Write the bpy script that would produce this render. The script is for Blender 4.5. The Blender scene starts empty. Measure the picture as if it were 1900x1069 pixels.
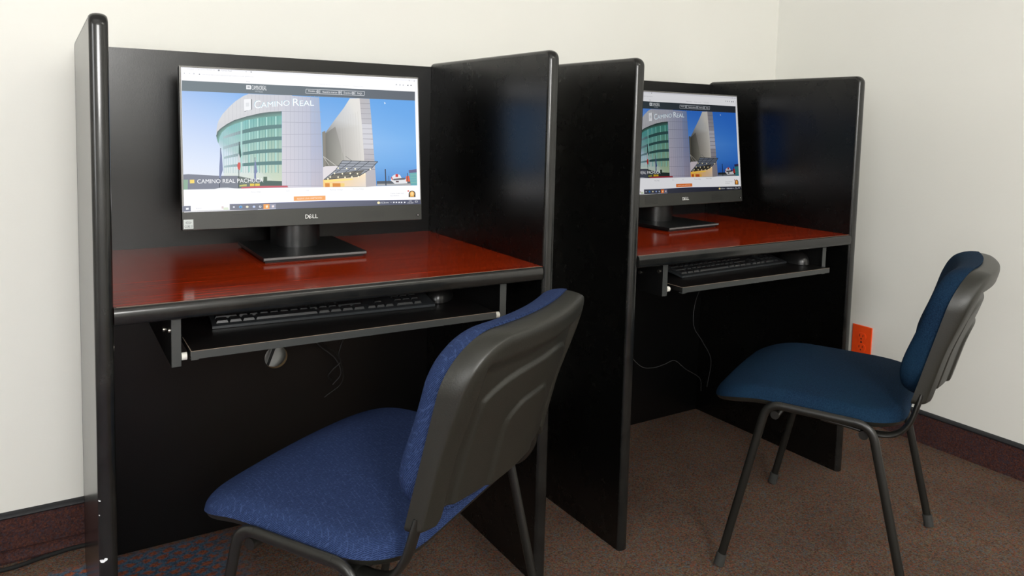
import bpy, bmesh, math, random
from mathutils import Vector, Matrix
C = bpy.context.scene.collection
SC = bpy.context.scene
R = math.radians
PI = math.pi

# ------------------------------------------------------------------ camera
cam = bpy.data.cameras.new('camera')
cam.sensor_width = 36.0
cam.sensor_fit = 'HORIZONTAL'
cam.lens = 1392.08 / 1900 * 36
cam.shift_x = 0.02219
cam.shift_y = -0.10496
cam.clip_start = 0.02
camo = bpy.data.objects.new('camera', cam)
C.objects.link(camo)
yw, pt, rl = R(-30.832), R(-4.5939), R(1.2952)
fwd = Vector((-math.sin(yw) * math.cos(pt), math.cos(yw) * math.cos(pt), math.sin(pt)))
rgt = Vector((math.cos(yw), math.sin(yw), 0))
upv = rgt.cross(fwd)
r2 = math.cos(rl) * rgt + math.sin(rl) * upv
u2 = -math.sin(rl) * rgt + math.cos(rl) * upv
m4 = Matrix((r2, u2, -fwd)).transposed().to_4x4()
m4.translation = Vector((-0.06338, -1.29056, 1.01870))
camo.matrix_world = m4
SC.camera = camo

# ------------------------------------------------------------------ world, lights, exposure
w = bpy.data.worlds.new('world')
SC.world = w
w.use_nodes = True
w.node_tree.nodes['Background'].inputs[0].default_value = (0.9, 0.93, 1.0, 1)
w.node_tree.nodes['Background'].inputs[1].default_value = 0.0
SC.view_settings.view_transform = 'Standard'
SC.view_settings.look = 'None'
SC.view_settings.gamma = 1.0
SC.view_settings.exposure = 0.0
SC.view_settings.use_curve_mapping = False


def area(name, loc, target, sx, sy, power, col):
    l = bpy.data.lights.new(name, 'AREA')
    l.shape = 'RECTANGLE'
    l.size = sx
    l.size_y = sy
    l.energy = power
    l.color = col
    o = bpy.data.objects.new(name, l)
    C.objects.link(o)
    o.location = loc
    d = Vector(target) - Vector(loc)
    o.rotation_euler = d.to_track_quat('-Z', 'Y').to_euler()
    return o


area('right_wall_fill', (-2.1, -2.2, 1.45), (2.0, -1.0, 1.1), 1.3, 1.2, 42, (0.97, 0.985, 1.0))  # unseen fill lamp added on the left to brighten the right wall
# the photographer's umbrella flash, behind the camera: its shadows fall left of the screen and behind the right chair
fl = bpy.data.lights.new('umbrella_flash', 'POINT')
fl.energy = 112
fl.shadow_soft_size = 0.24
fl.color = (1.0, 0.992, 0.970)
flo = bpy.data.objects.new('umbrella_flash', fl)
C.objects.link(flo)
flo.location = (0.0, -2.45, 1.45)
area('ceiling_fill_left', (-0.3, -1.2, 2.58), (-0.3, -1.2, 0), 1.2, 0.6, 2, (1.0, 0.97, 0.90))  # unseen overhead lamp added as ambient fill, no fixture
area('ceiling_fill_right', (1.7, -2.5, 2.58), (1.9, -1.9, 0), 1.2, 0.6, 22, (1.0, 0.97, 0.88))  # second added overhead fill, lifts the right side of the room


# ------------------------------------------------------------------ materials
def lin(c):
    c = c / 255.0
    return c / 12.92 if c <= 0.04045 else ((c + 0.055) / 1.055) ** 2.4


def rgb(r, g, b):
    return (lin(r), lin(g), lin(b), 1)


class NT:
    def __init__(s, name):
        s.m = bpy.data.materials.new(name)
        s.m.use_nodes = True
        s.t = s.m.node_tree
        s.b = s.t.nodes['Principled BSDF']

    def n(s, typ, **kw):
        nd = s.t.nodes.new(typ)
        for k, v in kw.items():
            if k in nd.inputs:
                nd.inputs[k].default_value = v
            else:
                setattr(nd, k, v)
        return nd

    def l(s, a, b):
        s.t.links.new(a, b)

    def bsdf(s, **kw):
        for k, v in kw.items():
            s.b.inputs[k.replace('_', ' ')].default_value = v

    def coord(s, scale=(1, 1, 1), rot=(0, 0, 0), loc=(0, 0, 0)):
        tc = s.n('ShaderNodeTexCoord')
        mp = s.n('ShaderNodeMapping')
        mp.inputs['Scale'].default_value = scale
        mp.inputs['Rotation'].default_value = rot
        mp.inputs['Location'].default_value = loc
        s.l(tc.outputs['Object'], mp.inputs['Vector'])
        return mp.outputs['Vector']

    def noise(s, vec, scale, detail=3, rough=0.5):
        nd = s.n('ShaderNodeTexNoise')
        nd.inputs['Scale'].default_value = scale
        nd.inputs['Detail'].default_value = detail
        nd.inputs['Roughness'].default_value = rough
        s.l(vec, nd.inputs['Vector'])
        return nd.outputs['Fac']

    def ramp(s, fac, stops, interp='LINEAR'):
        nd = s.n('ShaderNodeValToRGB')
        nd.color_ramp.interpolation = interp
        e = nd.color_ramp.elements
        while len(e) < len(stops):
            e.new(0.5)
        for i, (p, c) in enumerate(stops):
            e[i].position = p
            e[i].color = c
        s.l(fac, nd.inputs['Fac'])
        return nd.outputs['Color']

    def mix(s, fac, a, b, mode='MIX'):
        nd = s.n('ShaderNodeMix')
        nd.data_type = 'RGBA'
        nd.blend_type = mode
        if isinstance(fac, (int, float)):
            nd.inputs[0].default_value = fac
        else:
            s.l(fac, nd.inputs[0])
        for i, v in ((6, a), (7, b)):
            if isinstance(v, tuple):
                nd.inputs[i].default_value = v
            else:
                s.l(v, nd.inputs[i])
        return nd.outputs[2]

    def math(s, op, a, b=None, c=None):
        nd = s.n('ShaderNodeMath')
        nd.operation = op
        for i, v in enumerate((a, b, c)):
            if v is None:
                continue
            if isinstance(v, (int, float)):
                nd.inputs[i].default_value = v
            else:
                s.l(v, nd.inputs[i])
        return nd.outputs[0]

    def bump(s, h, strength, dist):
        nd = s.n('ShaderNodeBump')
        nd.inputs['Strength'].default_value = strength
        nd.inputs['Distance'].default_value = dist
        s.l(h, nd.inputs['Height'])
        s.l(nd.outputs['Normal'], s.b.inputs['Normal'])
        return nd


def simple(name, col, rough=0.5, metal=0.0, spec=0.5, bump=None):
    t = NT(name)
    t.bsdf(Base_Color=col, Roughness=rough, Metallic=metal)
    t.b.inputs['Specular IOR Level'].default_value = spec
    if bump:
        t.bump(t.noise(t.coord(), bump[0], 3), bump[1], bump[2])
    return t.m


def wall_material():
    t = NT('painted_wall')
    v = t.coord()
    big = t.noise(v, 1.3, 2)
    col = t.ramp(big, [(0.3, (0.83, 0.825, 0.775, 1)), (0.7, (0.85, 0.848, 0.805, 1))])
    t.l(col, t.b.inputs['Base Color'])
    t.bsdf(Roughness=0.55)
    v2 = t.coord(scale=(1, 1, 4))
    h = t.math('ADD', t.noise(v2, 9, 5, 0.6), t.math('MULTIPLY', t.noise(v, 60, 3), 0.25))
    t.bump(h, 0.16, 0.003)
    return t.m


def laminate_material(name, base, rough, vary=0.3):
    t = NT(name)
    v = t.coord()
    n = t.noise(v, 7.0, 6, 0.7)
    rr = t.n('ShaderNodeMapRange')
    rr.inputs['To Min'].default_value = rough - 0.05 * vary
    rr.inputs['To Max'].default_value = rough + 0.07 * vary
    t.l(n, rr.inputs['Value'])
    t.l(rr.outputs['Result'], t.b.inputs['Roughness'])
    t.bsdf(Base_Color=base)
    t.bump(t.noise(v, 420, 2), 0.12, 0.0006)
    return t.m


def wood_material():
    t = NT('mahogany_laminate')
    v = t.coord(scale=(0.8, 34, 34))
    n1 = t.noise(v, 2.6, 5, 0.62)
    v2 = t.coord(scale=(2.5, 120, 60))
    n2 = t.noise(v2, 3, 3, 0.6)
    f = t.math('ADD', t.math('MULTIPLY', n1, 0.55), t.math('MULTIPLY', n2, 0.45))
    col = t.ramp(f, [(0.30, (0.110, 0.0070, 0.0016, 1)), (0.46, (0.225, 0.0165, 0.0022, 1)),
                     (0.60, (0.330, 0.0270, 0.0028, 1)), (0.78, (0.47, 0.046, 0.004, 1))])
    t.l(col, t.b.inputs['Base Color'])
    t.bsdf(Roughness=0.11)
    t.b.inputs['Specular IOR Level'].default_value = 0.22
    t.bump(n2, 0.06, 0.0004)
    return t.m


def band_material():
    t = NT('black_edge_band')
    v = t.coord()
    n = t.noise(v, 14, 5, 0.65)
    col = t.ramp(n, [(0.35, (0.006, 0.0065, 0.0065, 1)), (0.75, (0.018, 0.018, 0.0165, 1))])
    t.l(col, t.b.inputs['Base Color'])
    t.l(t.ramp(n, [(0.3, (0.16, 0.16, 0.16, 1)), (0.8, (0.27, 0.27, 0.27, 1))]), t.b.inputs['Roughness'])
    return t.m


def carpet_material(name, kind):
    t = NT(name)
    v = t.coord()
    n1 = t.noise(v, 260, 2, 0.7)
    n2 = t.noise(v, 95, 3, 0.7)
    n3 = t.noise(v, 4, 4, 0.6)
    vo = t.n('ShaderNodeTexVoronoi')
    vo.inputs['Scale'].default_value = 240
    t.l(v, vo.inputs['Vector'])
    sep = t.n('ShaderNodeSeparateColor')
    t.l(vo.outputs['Color'], sep.inputs['Color'])
    pick = t.math('ADD', t.math('MULTIPLY', sep.outputs[0], 0.55), t.math('MULTIPLY', n2, 0.45))
    if kind == 'floor':
        stops = [(0.14, rgb(62, 52, 46)), (0.32, rgb(120, 92, 70)), (0.44, rgb(128, 114, 92)), (0.54, rgb(92, 106, 112)),
                 (0.64, rgb(152, 90, 62)), (0.74, rgb(92, 86, 82)), (0.86, rgb(120, 90, 72))]
    else:
        stops = [(0.16, rgb(46, 34, 38)), (0.36, rgb(92, 54, 46)), (0.50, rgb(62, 58, 68)), (0.62, rgb(106, 64, 50)),
                 (0.76, rgb(54, 42, 48)), (0.88, rgb(80, 64, 58))]
    col = t.ramp(pick, stops)
    col = t.mix(t.ramp(n3, [(0.35, (0, 0, 0, 1)), (0.7, (0.35, 0.35, 0.35, 1))]), col, rgb(66, 48, 46))
    col = t.mix(t.ramp(n1, [(0.35, (0.55, 0.55, 0.55, 1)), (0.7, (0, 0, 0, 1))]), col, rgb(40, 31, 30))
    if kind == 'floor':
        # a width of older carpet with orange spots woven on blue, under the left desk
        tc = t.coord(scale=(1, 1, 1))
        sx = t.n('ShaderNodeSeparateXYZ')
        t.l(tc, sx.inputs[0])
        P = 0.034
        u = t.math('DIVIDE', sx.outputs[0], P)
        w_ = t.math('DIVIDE', sx.outputs[1], P * 0.72)
        row = t.math('FLOOR', w_)
        ush = t.math('ADD', u, t.math('MULTIPLY', t.math('MODULO', t.math('ABSOLUTE', row), 2.0), 0.5))
        wob = t.math('MULTIPLY', t.math('SUBTRACT', n2, 0.5), 1.1)
        fu = t.math('ADD', t.math('SUBTRACT', t.math('FRACT', ush), 0.5), wob)
        fw = t.math('ADD', t.math('SUBTRACT', t.math('FRACT', w_), 0.5), wob)
        dd = t.math('SQRT', t.math('ADD', t.math('MULTIPLY', fu, fu), t.math('MULTIPLY', fw, fw)))
        spot = t.ramp(dd, [(0.22, (1, 1, 1, 1)), (0.46, (0, 0, 0, 1))])
        pat = t.mix(spot, rgb(78, 110, 136), rgb(164, 92, 62))
        pat = t.mix(t.ramp(pick, [(0.3, (0.5, 0.5, 0.5, 1)), (0.6, (0, 0, 0, 1))]), pat, rgb(38, 40, 48))
        mx = t.n('ShaderNodeMapRange')
        mx.interpolation_type = 'SMOOTHSTEP'
        mx.inputs['From Min'].default_value = 0.37
        mx.inputs['From Max'].default_value = 0.22
        t.l(sx.outputs[0], mx.inputs['Value'])
        my = t.n('ShaderNodeMapRange')
        my.inputs['From Min'].default_value = 0.560
        my.inputs['From Max'].default_value = 0.530
        t.l(sx.outputs[1], my.inputs['Value'])
        msk = t.math('MULTIPLY', mx.outputs[0], my.outputs[0])
        col = t.mix(msk, col, pat)
    t.l(col, t.b.inputs['Base Color'])
    t.bsdf(Roughness=0.95)
    t.b.inputs['Specular IOR Level'].default_value = 0.1
    t.bump(n1, 0.7, 0.004)
    return t.m


def weave_material():
    """blue upholstery woven in fine ribs broken by short lighter picks"""
    t = NT('blue_ribbed_fabric')
    v = t.coord()
    # ribs follow the surface across its width: stripes of x + z at 5 mm
    sx = t.n('ShaderNodeSeparateXYZ')
    t.l(v, sx.inputs[0])
    a = t.math('ADD', t.math('MULTIPLY', sx.outputs[0], 0.75), t.math('ADD', sx.outputs[1], t.math('MULTIPLY', sx.outputs[2], 0.9)))
    b = t.math('SUBTRACT', sx.outputs[0], t.math('MULTIPLY', t.math('ADD', sx.outputs[1], sx.outputs[2]), 0.55))
    Pq = 0.0034
    cell = t.math('FLOOR', t.math('DIVIDE', b, Pq * 3))
    off = t.math('MULTIPLY', t.math('MODULO', t.math('ABSOLUTE', cell), 2.0), 0.5)
    rib = t.math('SINE', t.math('MULTIPLY', t.math('ADD', t.math('DIVIDE', a, Pq), off), 2 * PI))
    br = t.n('ShaderNodeTexBrick')
    br.inputs['Scale'].default_value = 1
    br.inputs['Brick Width'].default_value = 0.013
    br.inputs['Row Height'].default_value = 0.0066
    br.inputs['Mortar Size'].default_value = 0.0007
    br.inputs['Color1'].default_value = (0, 0, 0, 1)
    br.inputs['Color2'].default_value = (0, 0, 0, 1)
    br.inputs['Mortar'].default_value = (1, 1, 1, 1)
    cb = t.n('ShaderNodeCombineXYZ')
    t.l(a, cb.inputs[0])
    t.l(b, cb.inputs[1])
    t.l(cb.outputs[0], br.inputs['Vector'])
    fr = t.math('MULTIPLY_ADD', rib, 0.5, 0.5)
    col = t.mix(fr, (0.011, 0.021, 0.066, 1), (0.040, 0.066, 0.168, 1))
    spk = t.noise(v, 300, 2)
    pick = t.math('MULTIPLY', br.outputs['Fac'], t.ramp(t.noise(v, 130, 1), [(0.5, (0, 0, 0, 1)), (0.56, (0.6, 0.6, 0.6, 1))]))
    col = t.mix(pick, col, (0.052, 0.084, 0.20, 1))
    col = t.mix(t.ramp(spk, [(0.35, (0.35, 0.35, 0.35, 1)), (0.6, (0, 0, 0, 1))]), col, (0.010, 0.017, 0.050, 1))
    t.l(col, t.b.inputs['Base Color'])
    t.bsdf(Roughness=0.85)
    t.b.inputs['Specular IOR Level'].default_value = 0.08
    t.b.inputs['Sheen Weight'].default_value = 0.0
    t.bump(t.math('ADD', fr, t.math('MULTIPLY', spk, 0.6)), 0.45, 0.0012)
    return t.m


def plain_fabric():
    t = NT('dark_teal_blue_fabric')
    v = t.coord()
    n = t.noise(v, 420, 2, 0.6)
    n2 = t.noise(v, 7, 3)
    col = t.ramp(n, [(0.3, (0.0035, 0.011, 0.028, 1)), (0.7, (0.011, 0.032, 0.068, 1))])
    col = t.mix(t.ramp(n2, [(0.35, (0, 0, 0, 1)), (0.75, (0.5, 0.5, 0.5, 1))]), col, (0.005, 0.026, 0.052, 1))
    t.l(col, t.b.inputs['Base Color'])
    t.bsdf(Roughness=0.85)
    t.b.inputs['Specular IOR Level'].default_value = 0.08
    t.b.inputs['Sheen Weight'].default_value = 0.0
    t.bump(n, 0.4, 0.001)
    return t.m


def screen_material(name, strength, gamma, haze):
    m = bpy.data.materials.new(name)
    m.use_nodes = True
    nt = m.node_tree
    nt.nodes.clear()
    out = nt.nodes.new('ShaderNodeOutputMaterial')
    at = nt.nodes.new('ShaderNodeAttribute')
    at.attribute_name = 'Col'
    g = nt.nodes.new('ShaderNodeGamma')
    g.inputs['Gamma'].default_value = gamma
    em = nt.nodes.new('ShaderNodeEmission')
    em.inputs['Strength'].default_value = strength
    nt.links.new(at.outputs['Color'], g.inputs['Color'])
    hz = nt.nodes.new('ShaderNodeMix')
    hz.data_type = 'RGBA'
    hz.inputs[0].default_value = haze
    hz.inputs[7].default_value = (0.95, 0.97, 1.0, 1)
    nt.links.new(g.outputs['Color'], hz.inputs[6])
    nt.links.new(hz.outputs[2], em.inputs['Color'])
    nt.links.new(em.outputs[0], out.inputs['Surface'])
    return m


M = {}
M['wall'] = wall_material()
M['ceiling'] = simple('white_ceiling', (0.62, 0.61, 0.585, 1), 0.8, bump=(40, 0.2, 0.002))
M['laminate'] = laminate_material('black_laminate', (0.0022, 0.0022, 0.0020, 1), 0.27)
M['laminate_gloss'] = laminate_material('polished_black_laminate', (0.0022, 0.0022, 0.0020, 1), 0.205)
M['laminate_grain'] = laminate_material('black_back_laminate', (0.0020, 0.0021, 0.0021, 1), 0.29, 1.0)
M['board_core'] = simple('raw_particleboard', (0.36, 0.24, 0.13, 1), 0.9, bump=(300, 0.4, 0.001))
M['wood'] = wood_material()
M['band'] = band_material()
M['worn_edge'] = simple('worn_wood_edge', (0.22, 0.17, 0.13, 1), 0.6, bump=(200, 0.3, 0.0005))
M['carpet'] = carpet_material('carpet', 'floor')
M['skirting'] = carpet_material('skirting_carpet', 'base')
M['trim'] = simple('dark_rubber_trim', (0.010, 0.011, 0.014, 1), 0.45, bump=(60, 0.2, 0.001))
M['bracket'] = simple('dark_painted_steel', (0.040, 0.043, 0.042, 1), 0.42, bump=(300, 0.1, 0.0004))
M['roller'] = simple('white_nylon', (0.75, 0.74, 0.68, 1), 0.5, bump=(100, 0.1, 0.0003))
M['steel'] = simple('zinc_steel', (0.5, 0.48, 0.42, 1), 0.35, 1.0, bump=(100, 0.1, 0.0003))
M['tray'] = laminate_material('black_tray_laminate', (0.006, 0.006, 0.006, 1), 0.33)
M['key'] = simple('black_key_plastic', (0.022, 0.024, 0.026, 1), 0.28, bump=(500, 0.1, 0.0002))
M['kbody'] = simple('black_keyboard_plastic', (0.030, 0.034, 0.037, 1), 0.32, bump=(500, 0.1, 0.0002))
M['mouse'] = simple('glossy_black_plastic', (0.010, 0.010, 0.010, 1), 0.28, bump=(200, 0.05, 0.0002))
M['bezel'] = simple('charcoal_bezel_plastic', (0.034, 0.036, 0.032, 1), 0.42, bump=(700, 0.2, 0.0003))
M['bezel_dark'] = simple('black_bezel_plastic', (0.012, 0.012, 0.012, 1), 0.35, bump=(700, 0.1, 0.0003))
M['rim'] = simple('grey_bezel_rim', (0.16, 0.16, 0.15, 1), 0.35, 0.2, bump=(700, 0.1, 0.0003))
M['stand'] = simple('satin_black_plastic', (0.009, 0.0095, 0.010, 1), 0.33, bump=(500, 0.1, 0.0003))
M['stand_edge'] = simple('worn_grey_stand_edge', (0.16, 0.16, 0.16, 1), 0.35, bump=(500, 0.1, 0.0003))
M['logo'] = simple('silver_lettering', (0.86, 0.87, 0.86, 1), 0.4, bump=(500, 0.05, 0.0002))
M['sticker'] = simple('pale_sticker', (0.72, 0.80, 0.80, 1), 0.45, bump=(200, 0.05, 0.0002))
M['ink'] = simple('dark_ink', (0.06, 0.07, 0.09, 1), 0.6, bump=(200, 0.05, 0.0002))
M['weave'] = weave_material()
M['fabric'] = plain_fabric()
M['shell'] = simple('charcoal_chair_plastic', (0.016, 0.016, 0.0125, 1), 0.42, bump=(420, 0.35, 0.0006))
M['frame'] = simple('black_powder_coated_tube', (0.010, 0.010, 0.0085, 1), 0.34, bump=(300, 0.12, 0.0004))
M['cap'] = simple('grey_rubber_cap', (0.035, 0.036, 0.034, 1), 0.6, bump=(300, 0.2, 0.0004))
M['orange'] = simple('orange_plastic', (0.98, 0.085, 0.010, 1), 0.4, bump=(300, 0.05, 0.0002))
M['slot'] = simple('dark_slot', (0.10, 0.008, 0.004, 1), 0.8, bump=(300, 0.05, 0.0002))
M['cable'] = simple('black_cable', (0.014, 0.014, 0.014, 1), 0.4, bump=(300, 0.05, 0.0002))
M['cable_matt'] = simple('matt_black_cable', (0.004, 0.004, 0.004, 1), 0.8, bump=(300, 0.05, 0.0002))
M['cable_grey'] = simple('grey_cable', (0.045, 0.045, 0.048, 1), 0.35, bump=(300, 0.05, 0.0002))
M['scuff'] = simple('white_chip', (0.75, 0.77, 0.8, 1), 0.7, bump=(300, 0.2, 0.0004))
M['screen'] = screen_material('bright_screen', 1.08, 0.97, 0.045)
M['screen_dim'] = screen_material('dimmer_screen', 0.66, 1.8, 0.012)


# ------------------------------------------------------------------ helpers
def obj(name, bm, mat, parent=None, smooth=False, angle=40):
    me = bpy.data.meshes.new(name)
    bmesh.ops.recalc_face_normals(bm, faces=bm.faces)
    bm.to_mesh(me)
    bm.free()
    mats = mat if isinstance(mat, (list, tuple)) else [mat]
    for mm in mats:
        me.materials.append(mm)
    if smooth:
        me.polygons.foreach_set('use_smooth', [True] * len(me.polygons))
        try:
            me.set_sharp_from_angle(angle=R(angle))
        except Exception:
            pass
    o = bpy.data.objects.new(name, me)
    C.objects.link(o)
    if parent:
        o.parent = parent
    return o


def tag(o, label, cat, group=None):
    o['label'] = label
    o['category'] = cat
    if group:
        o['group'] = group


def thing(name, label, cat, loc=(0, 0, 0), rotz=0.0, group=None):
    o = bpy.data.objects.new(name, None)
    o.empty_display_size = 0.05
    C.objects.link(o)
    o.location = loc
    o.rotation_euler = (0, 0, rotz)
    tag(o, label, cat, group)
    return o


def copy_tree(o, parent=None):
    c = o.copy()
    C.objects.link(c)
    if parent:
        c.parent = parent
        c.matrix_parent_inverse = o.matrix_parent_inverse.copy()
    for ch in list(o.children):
        copy_tree(ch, c)
    return c


def box(bm, x0, x1, y0, y1, z0, z1, bev=0.0, seg=2, mi=0):
    r = bmesh.ops.create_cube(bm, size=1.0)
    vs = r['verts']
    for v in vs:
        v.co = Vector(((x0 + x1) / 2 + v.co.x * (x1 - x0), (y0 + y1) / 2 + v.co.y * (y1 - y0), (z0 + z1) / 2 + v.co.z * (z1 - z0)))
    fs = list({f for v in vs for f in v.link_faces})
    for f in fs:
        f.material_index = mi
    if bev > 0:
        es = list({e for v in vs for e in v.link_edges})
        bmesh.ops.bevel(bm, geom=es, offset=bev, segments=seg, profile=0.5, affect='EDGES')


def prism(bm, pts, axis, a0, a1, mi=0):
    """closed outline pts (2D) extruded along axis (0 x, 1 y, 2 z) from a0 to a1"""
    def mk(p, a):
        if axis == 0:
            return (a, p[0], p[1])
        if axis == 1:
            return (p[0], a, p[1])
        return (p[0], p[1], a)
    A = [bm.verts.new(mk(p, a0)) for p in pts]
    B = [bm.verts.new(mk(p, a1)) for p in pts]
    n = len(pts)
    fs = [bm.faces.new(A), bm.faces.new(B[::-1])]
    for i in range(n):
        fs.append(bm.faces.new((A[i], B[i], B[(i + 1) % n], A[(i + 1) % n])))
    for f in fs:
        f.material_index = mi


def smooth_path(pts, n=8):
    """Catmull-Rom through pts"""
    P = [Vector(p) for p in pts]
    out = []
    for i in range(len(P) - 1):
        p0 = P[i - 1] if i > 0 else P[i] * 2 - P[i + 1]
        p1, p2 = P[i], P[i + 1]
        p3 = P[i + 2] if i + 2 < len(P) else P[i + 1] * 2 - P[i]
        for k in range(n):
            t = k / n
            out.append(0.5 * ((2 * p1) + (p2 - p0) * t + (2 * p0 - 5 * p1 + 4 * p2 - p3) * t * t + (3 * p1 - p0 - 3 * p2 + p3) * t ** 3))
    out.append(P[-1])
    return out


def fillet(pts, rad, n=7):
    P = [Vector(p) for p in pts]
    out = [P[0]]
    for i in range(1, len(P) - 1):
        a = (P[i - 1] - P[i])
        b = (P[i + 1] - P[i])
        la, lb = a.length, b.length
        a.normalize()
        b.normalize()
        ang = a.angle(b)
        d = min(rad / math.tan(ang / 2), la * 0.48, lb * 0.48)
        p, q = P[i] + a * d, P[i] + b * d
        for k in range(n + 1):
            t = k / n
            out.append((1 - t) ** 2 * p + 2 * t * (1 - t) * P[i] + t * t * q)
    out.append(P[-1])
    return out


def tube(bm, path, ra, rb=None, seg=16, ref=Vector((1, 0, 0)), cap=True):
    """sweep an ellipse: ra along ref (kept perpendicular to the path), rb across it"""
    rb = rb or ra
    path = [Vector(p) for p in path]
    rings = []
    for i, p in enumerate(path):
        t = (path[min(i + 1, len(path) - 1)] - path[max(i - 1, 0)]).normalized()
        a = (ref - t * ref.dot(t))
        if a.length < 1e-4:
            a = Vector((0, 0, 1)) - t * t.z
        a.normalize()
        b = t.cross(a)
        rings.append([bm.verts.new(p + a * math.cos(2 * PI * k / seg) * ra + b * math.sin(2 * PI * k / seg) * rb) for k in range(seg)])
    for i in range(len(rings) - 1):
        for k in range(seg):
            bm.faces.new((rings[i][k], rings[i][(k + 1) % seg], rings[i + 1][(k + 1) % seg], rings[i + 1][k]))
    if cap:
        bm.faces.new(rings[0][::-1])
        bm.faces.new(rings[-1])


def text_mesh(s):
    cu = bpy.data.curves.new('letters', 'FONT')
    cu.body = s
    cu.resolution_u = 3
    o = bpy.data.objects.new('letters', cu)
    C.objects.link(o)
    dg = bpy.context.evaluated_depsgraph_get()
    me = o.evaluated_get(dg).to_mesh()
    vs = [(v.co.x, v.co.y) for v in me.vertices]
    fs = [tuple(p.vertices) for p in me.polygons]
    o.evaluated_get(dg).to_mesh_clear()
    bpy.data.objects.remove(o)
    bpy.data.curves.remove(cu)
    return vs, fs


# ------------------------------------------------------------------ the room
WY, WX, CZ = 0.6699, 2.3900, 2.60
XL, YF = -2.2, -3.6


def struct(name, bm, mat, **kw):
    o = obj(name, bm, mat, **kw)
    o['kind'] = 'structure'
    return o


bm = bmesh.new(); box(bm, XL, WX, YF, WY, -0.05, 0.0); struct('floor', bm, M['carpet'])
bm = bmesh.new(); box(bm, XL - .1, WX + .1, YF - .1, WY + .1, CZ, CZ + 0.1); struct('ceiling', bm, M['ceiling'])
bm = bmesh.new(); box(bm, XL - .1, WX + .1, WY, WY + 0.1, 0.0, CZ); struct('wall_back', bm, M['wall'])
bm = bmesh.new(); box(bm, WX, WX + 0.1, YF, WY, 0.0, CZ); struct('wall_right', bm, M['wall'])
bm = bmesh.new(); box(bm, XL - 0.1, XL, YF, WY, 0.0, CZ); struct('wall_left', bm, M['wall'])
bm = bmesh.new(); box(bm, XL - .1, WX + .1, YF - 0.1, YF, 0.0, CZ); struct('wall_front', bm, M['wall'])
BH = 0.094


def base_profile(s):
    return [(0, 0.0), (s * 0.010, 0.0), (s * 0.009, 0.02), (s * 0.009, BH), (0, BH)]


bm = bmesh.new(); prism(bm, [(WY + a, b) for a, b in base_profile(-1)], 0, XL, WX); struct('baseboard_back', bm, M['skirting'])
bm = bmesh.new(); prism(bm, [(WX + a, b) for a, b in base_profile(-1)], 1, YF, WY - 0.011); struct('baseboard_right', bm, M['skirting'])
trim = [(0, 0), (-0.012, 0), (-0.0135, 0.003), (-0.010, 0.008), (-0.004, 0.011), (0, 0.012)]
bm = bmesh.new(); prism(bm, [(WY + a, BH + b) for a, b in trim], 0, XL, WX); struct('trim_1', bm, M['trim'], smooth=True)
bm = bmesh.new(); prism(bm, [(WX + a, BH + b) for a, b in trim], 1, YF, WY - 0.014); struct('trim_2', bm, M['trim'], smooth=True)
# lower lip of the rolled carpet skirting at the foot of the back wall
lip = [(-0.010, 0.0), (-0.034, 0.0), (-0.036, 0.006), (-0.030, 0.016), (-0.018, 0.021), (-0.009, 0.020)]
bm = bmesh.new(); prism(bm, [(WY + a, b) for a, b in lip], 0, XL, 0.30); struct('trim_3', bm, M['skirting'], smooth=True)

# ------------------------------------------------------------------ carrels
T, W, D, BK = 0.02706, 0.82037, 0.57025, 0.0140
H, HB, ZD = 1.1690, 1.1596, 0.7110
YB = D - BK


def rrect_path(y0, y1, z1, rad, n=8):
    """outline of a side panel seen from the side, from the front foot over the top to the rear foot"""
    p = [(y0, 0.0), (y0, z1 - rad)]
    for k in range(1, n + 1):
        a = PI / 2 * k / n
        p.append((y0 + rad - rad * math.cos(a), z1 - rad + rad * math.sin(a)))
    p.append((y1 - rad, z1))
    for k in range(1, n + 1):
        a = PI / 2 * k / n
        p.append((y1 - rad + rad * math.sin(a), z1 - rad + rad * math.cos(a)))
    p.append((y1, 0.0))
    return p


def bulge_sweep(bm, path, x0, x1, depth, closed_in=0.0, seg=9, sgn=1, exp=2.4):
    """band with a rounded outer face swept along a path in the yz plane"""
    n = len(path)
    rings = []
    for i in range(n):
        a = Vector(path[max(i - 1, 0)])
        b = Vector(path[min(i + 1, n - 1)])
        t = (b - a).normalized()
        nn = Vector((-t.y, t.x)) * sgn
        p = Vector(path[i])
        ring = []
        for k in range(seg + 1):
            c = -math.cos(PI * k / seg)
            o = depth * max(0.0, 1 - abs(c) ** exp) ** (1 / exp)
            q = p + nn * (o - depth)
            ring.append(bm.verts.new(((x0 + x1) / 2 + c * (x1 - x0) / 2, q.x, q.y)))
        rings.append(ring)
    for i in range(n - 1):
        for k in range(seg):
            bm.faces.new((rings[i][k], rings[i][k + 1], rings[i + 1][k + 1], rings[i + 1][k]))
        bm.faces.new((rings[i][seg], rings[i][0], rings[i + 1][0], rings[i + 1][seg]))
    bm.faces.new(rings[0])
    bm.faces.new(rings[-1][::-1])


def side_panel(parent, x0, mat='laminate'):
    bm = bmesh.new()
    d = 0.0085
    pth = rrect_path(d, D - d, H - d, 0.012)
    prism(bm, pth, 0, x0 + 0.0003, x0 + T - 0.0003)
    p = obj('side_panel', bm, M[mat], parent)
    bm = bmesh.new()
    bulge_sweep(bm, rrect_path(0, D, H, 0.0205), x0, x0 + T, d)
    obj('edge_band', bm, M['band'], p, smooth=True, angle=50)
    return p


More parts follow.
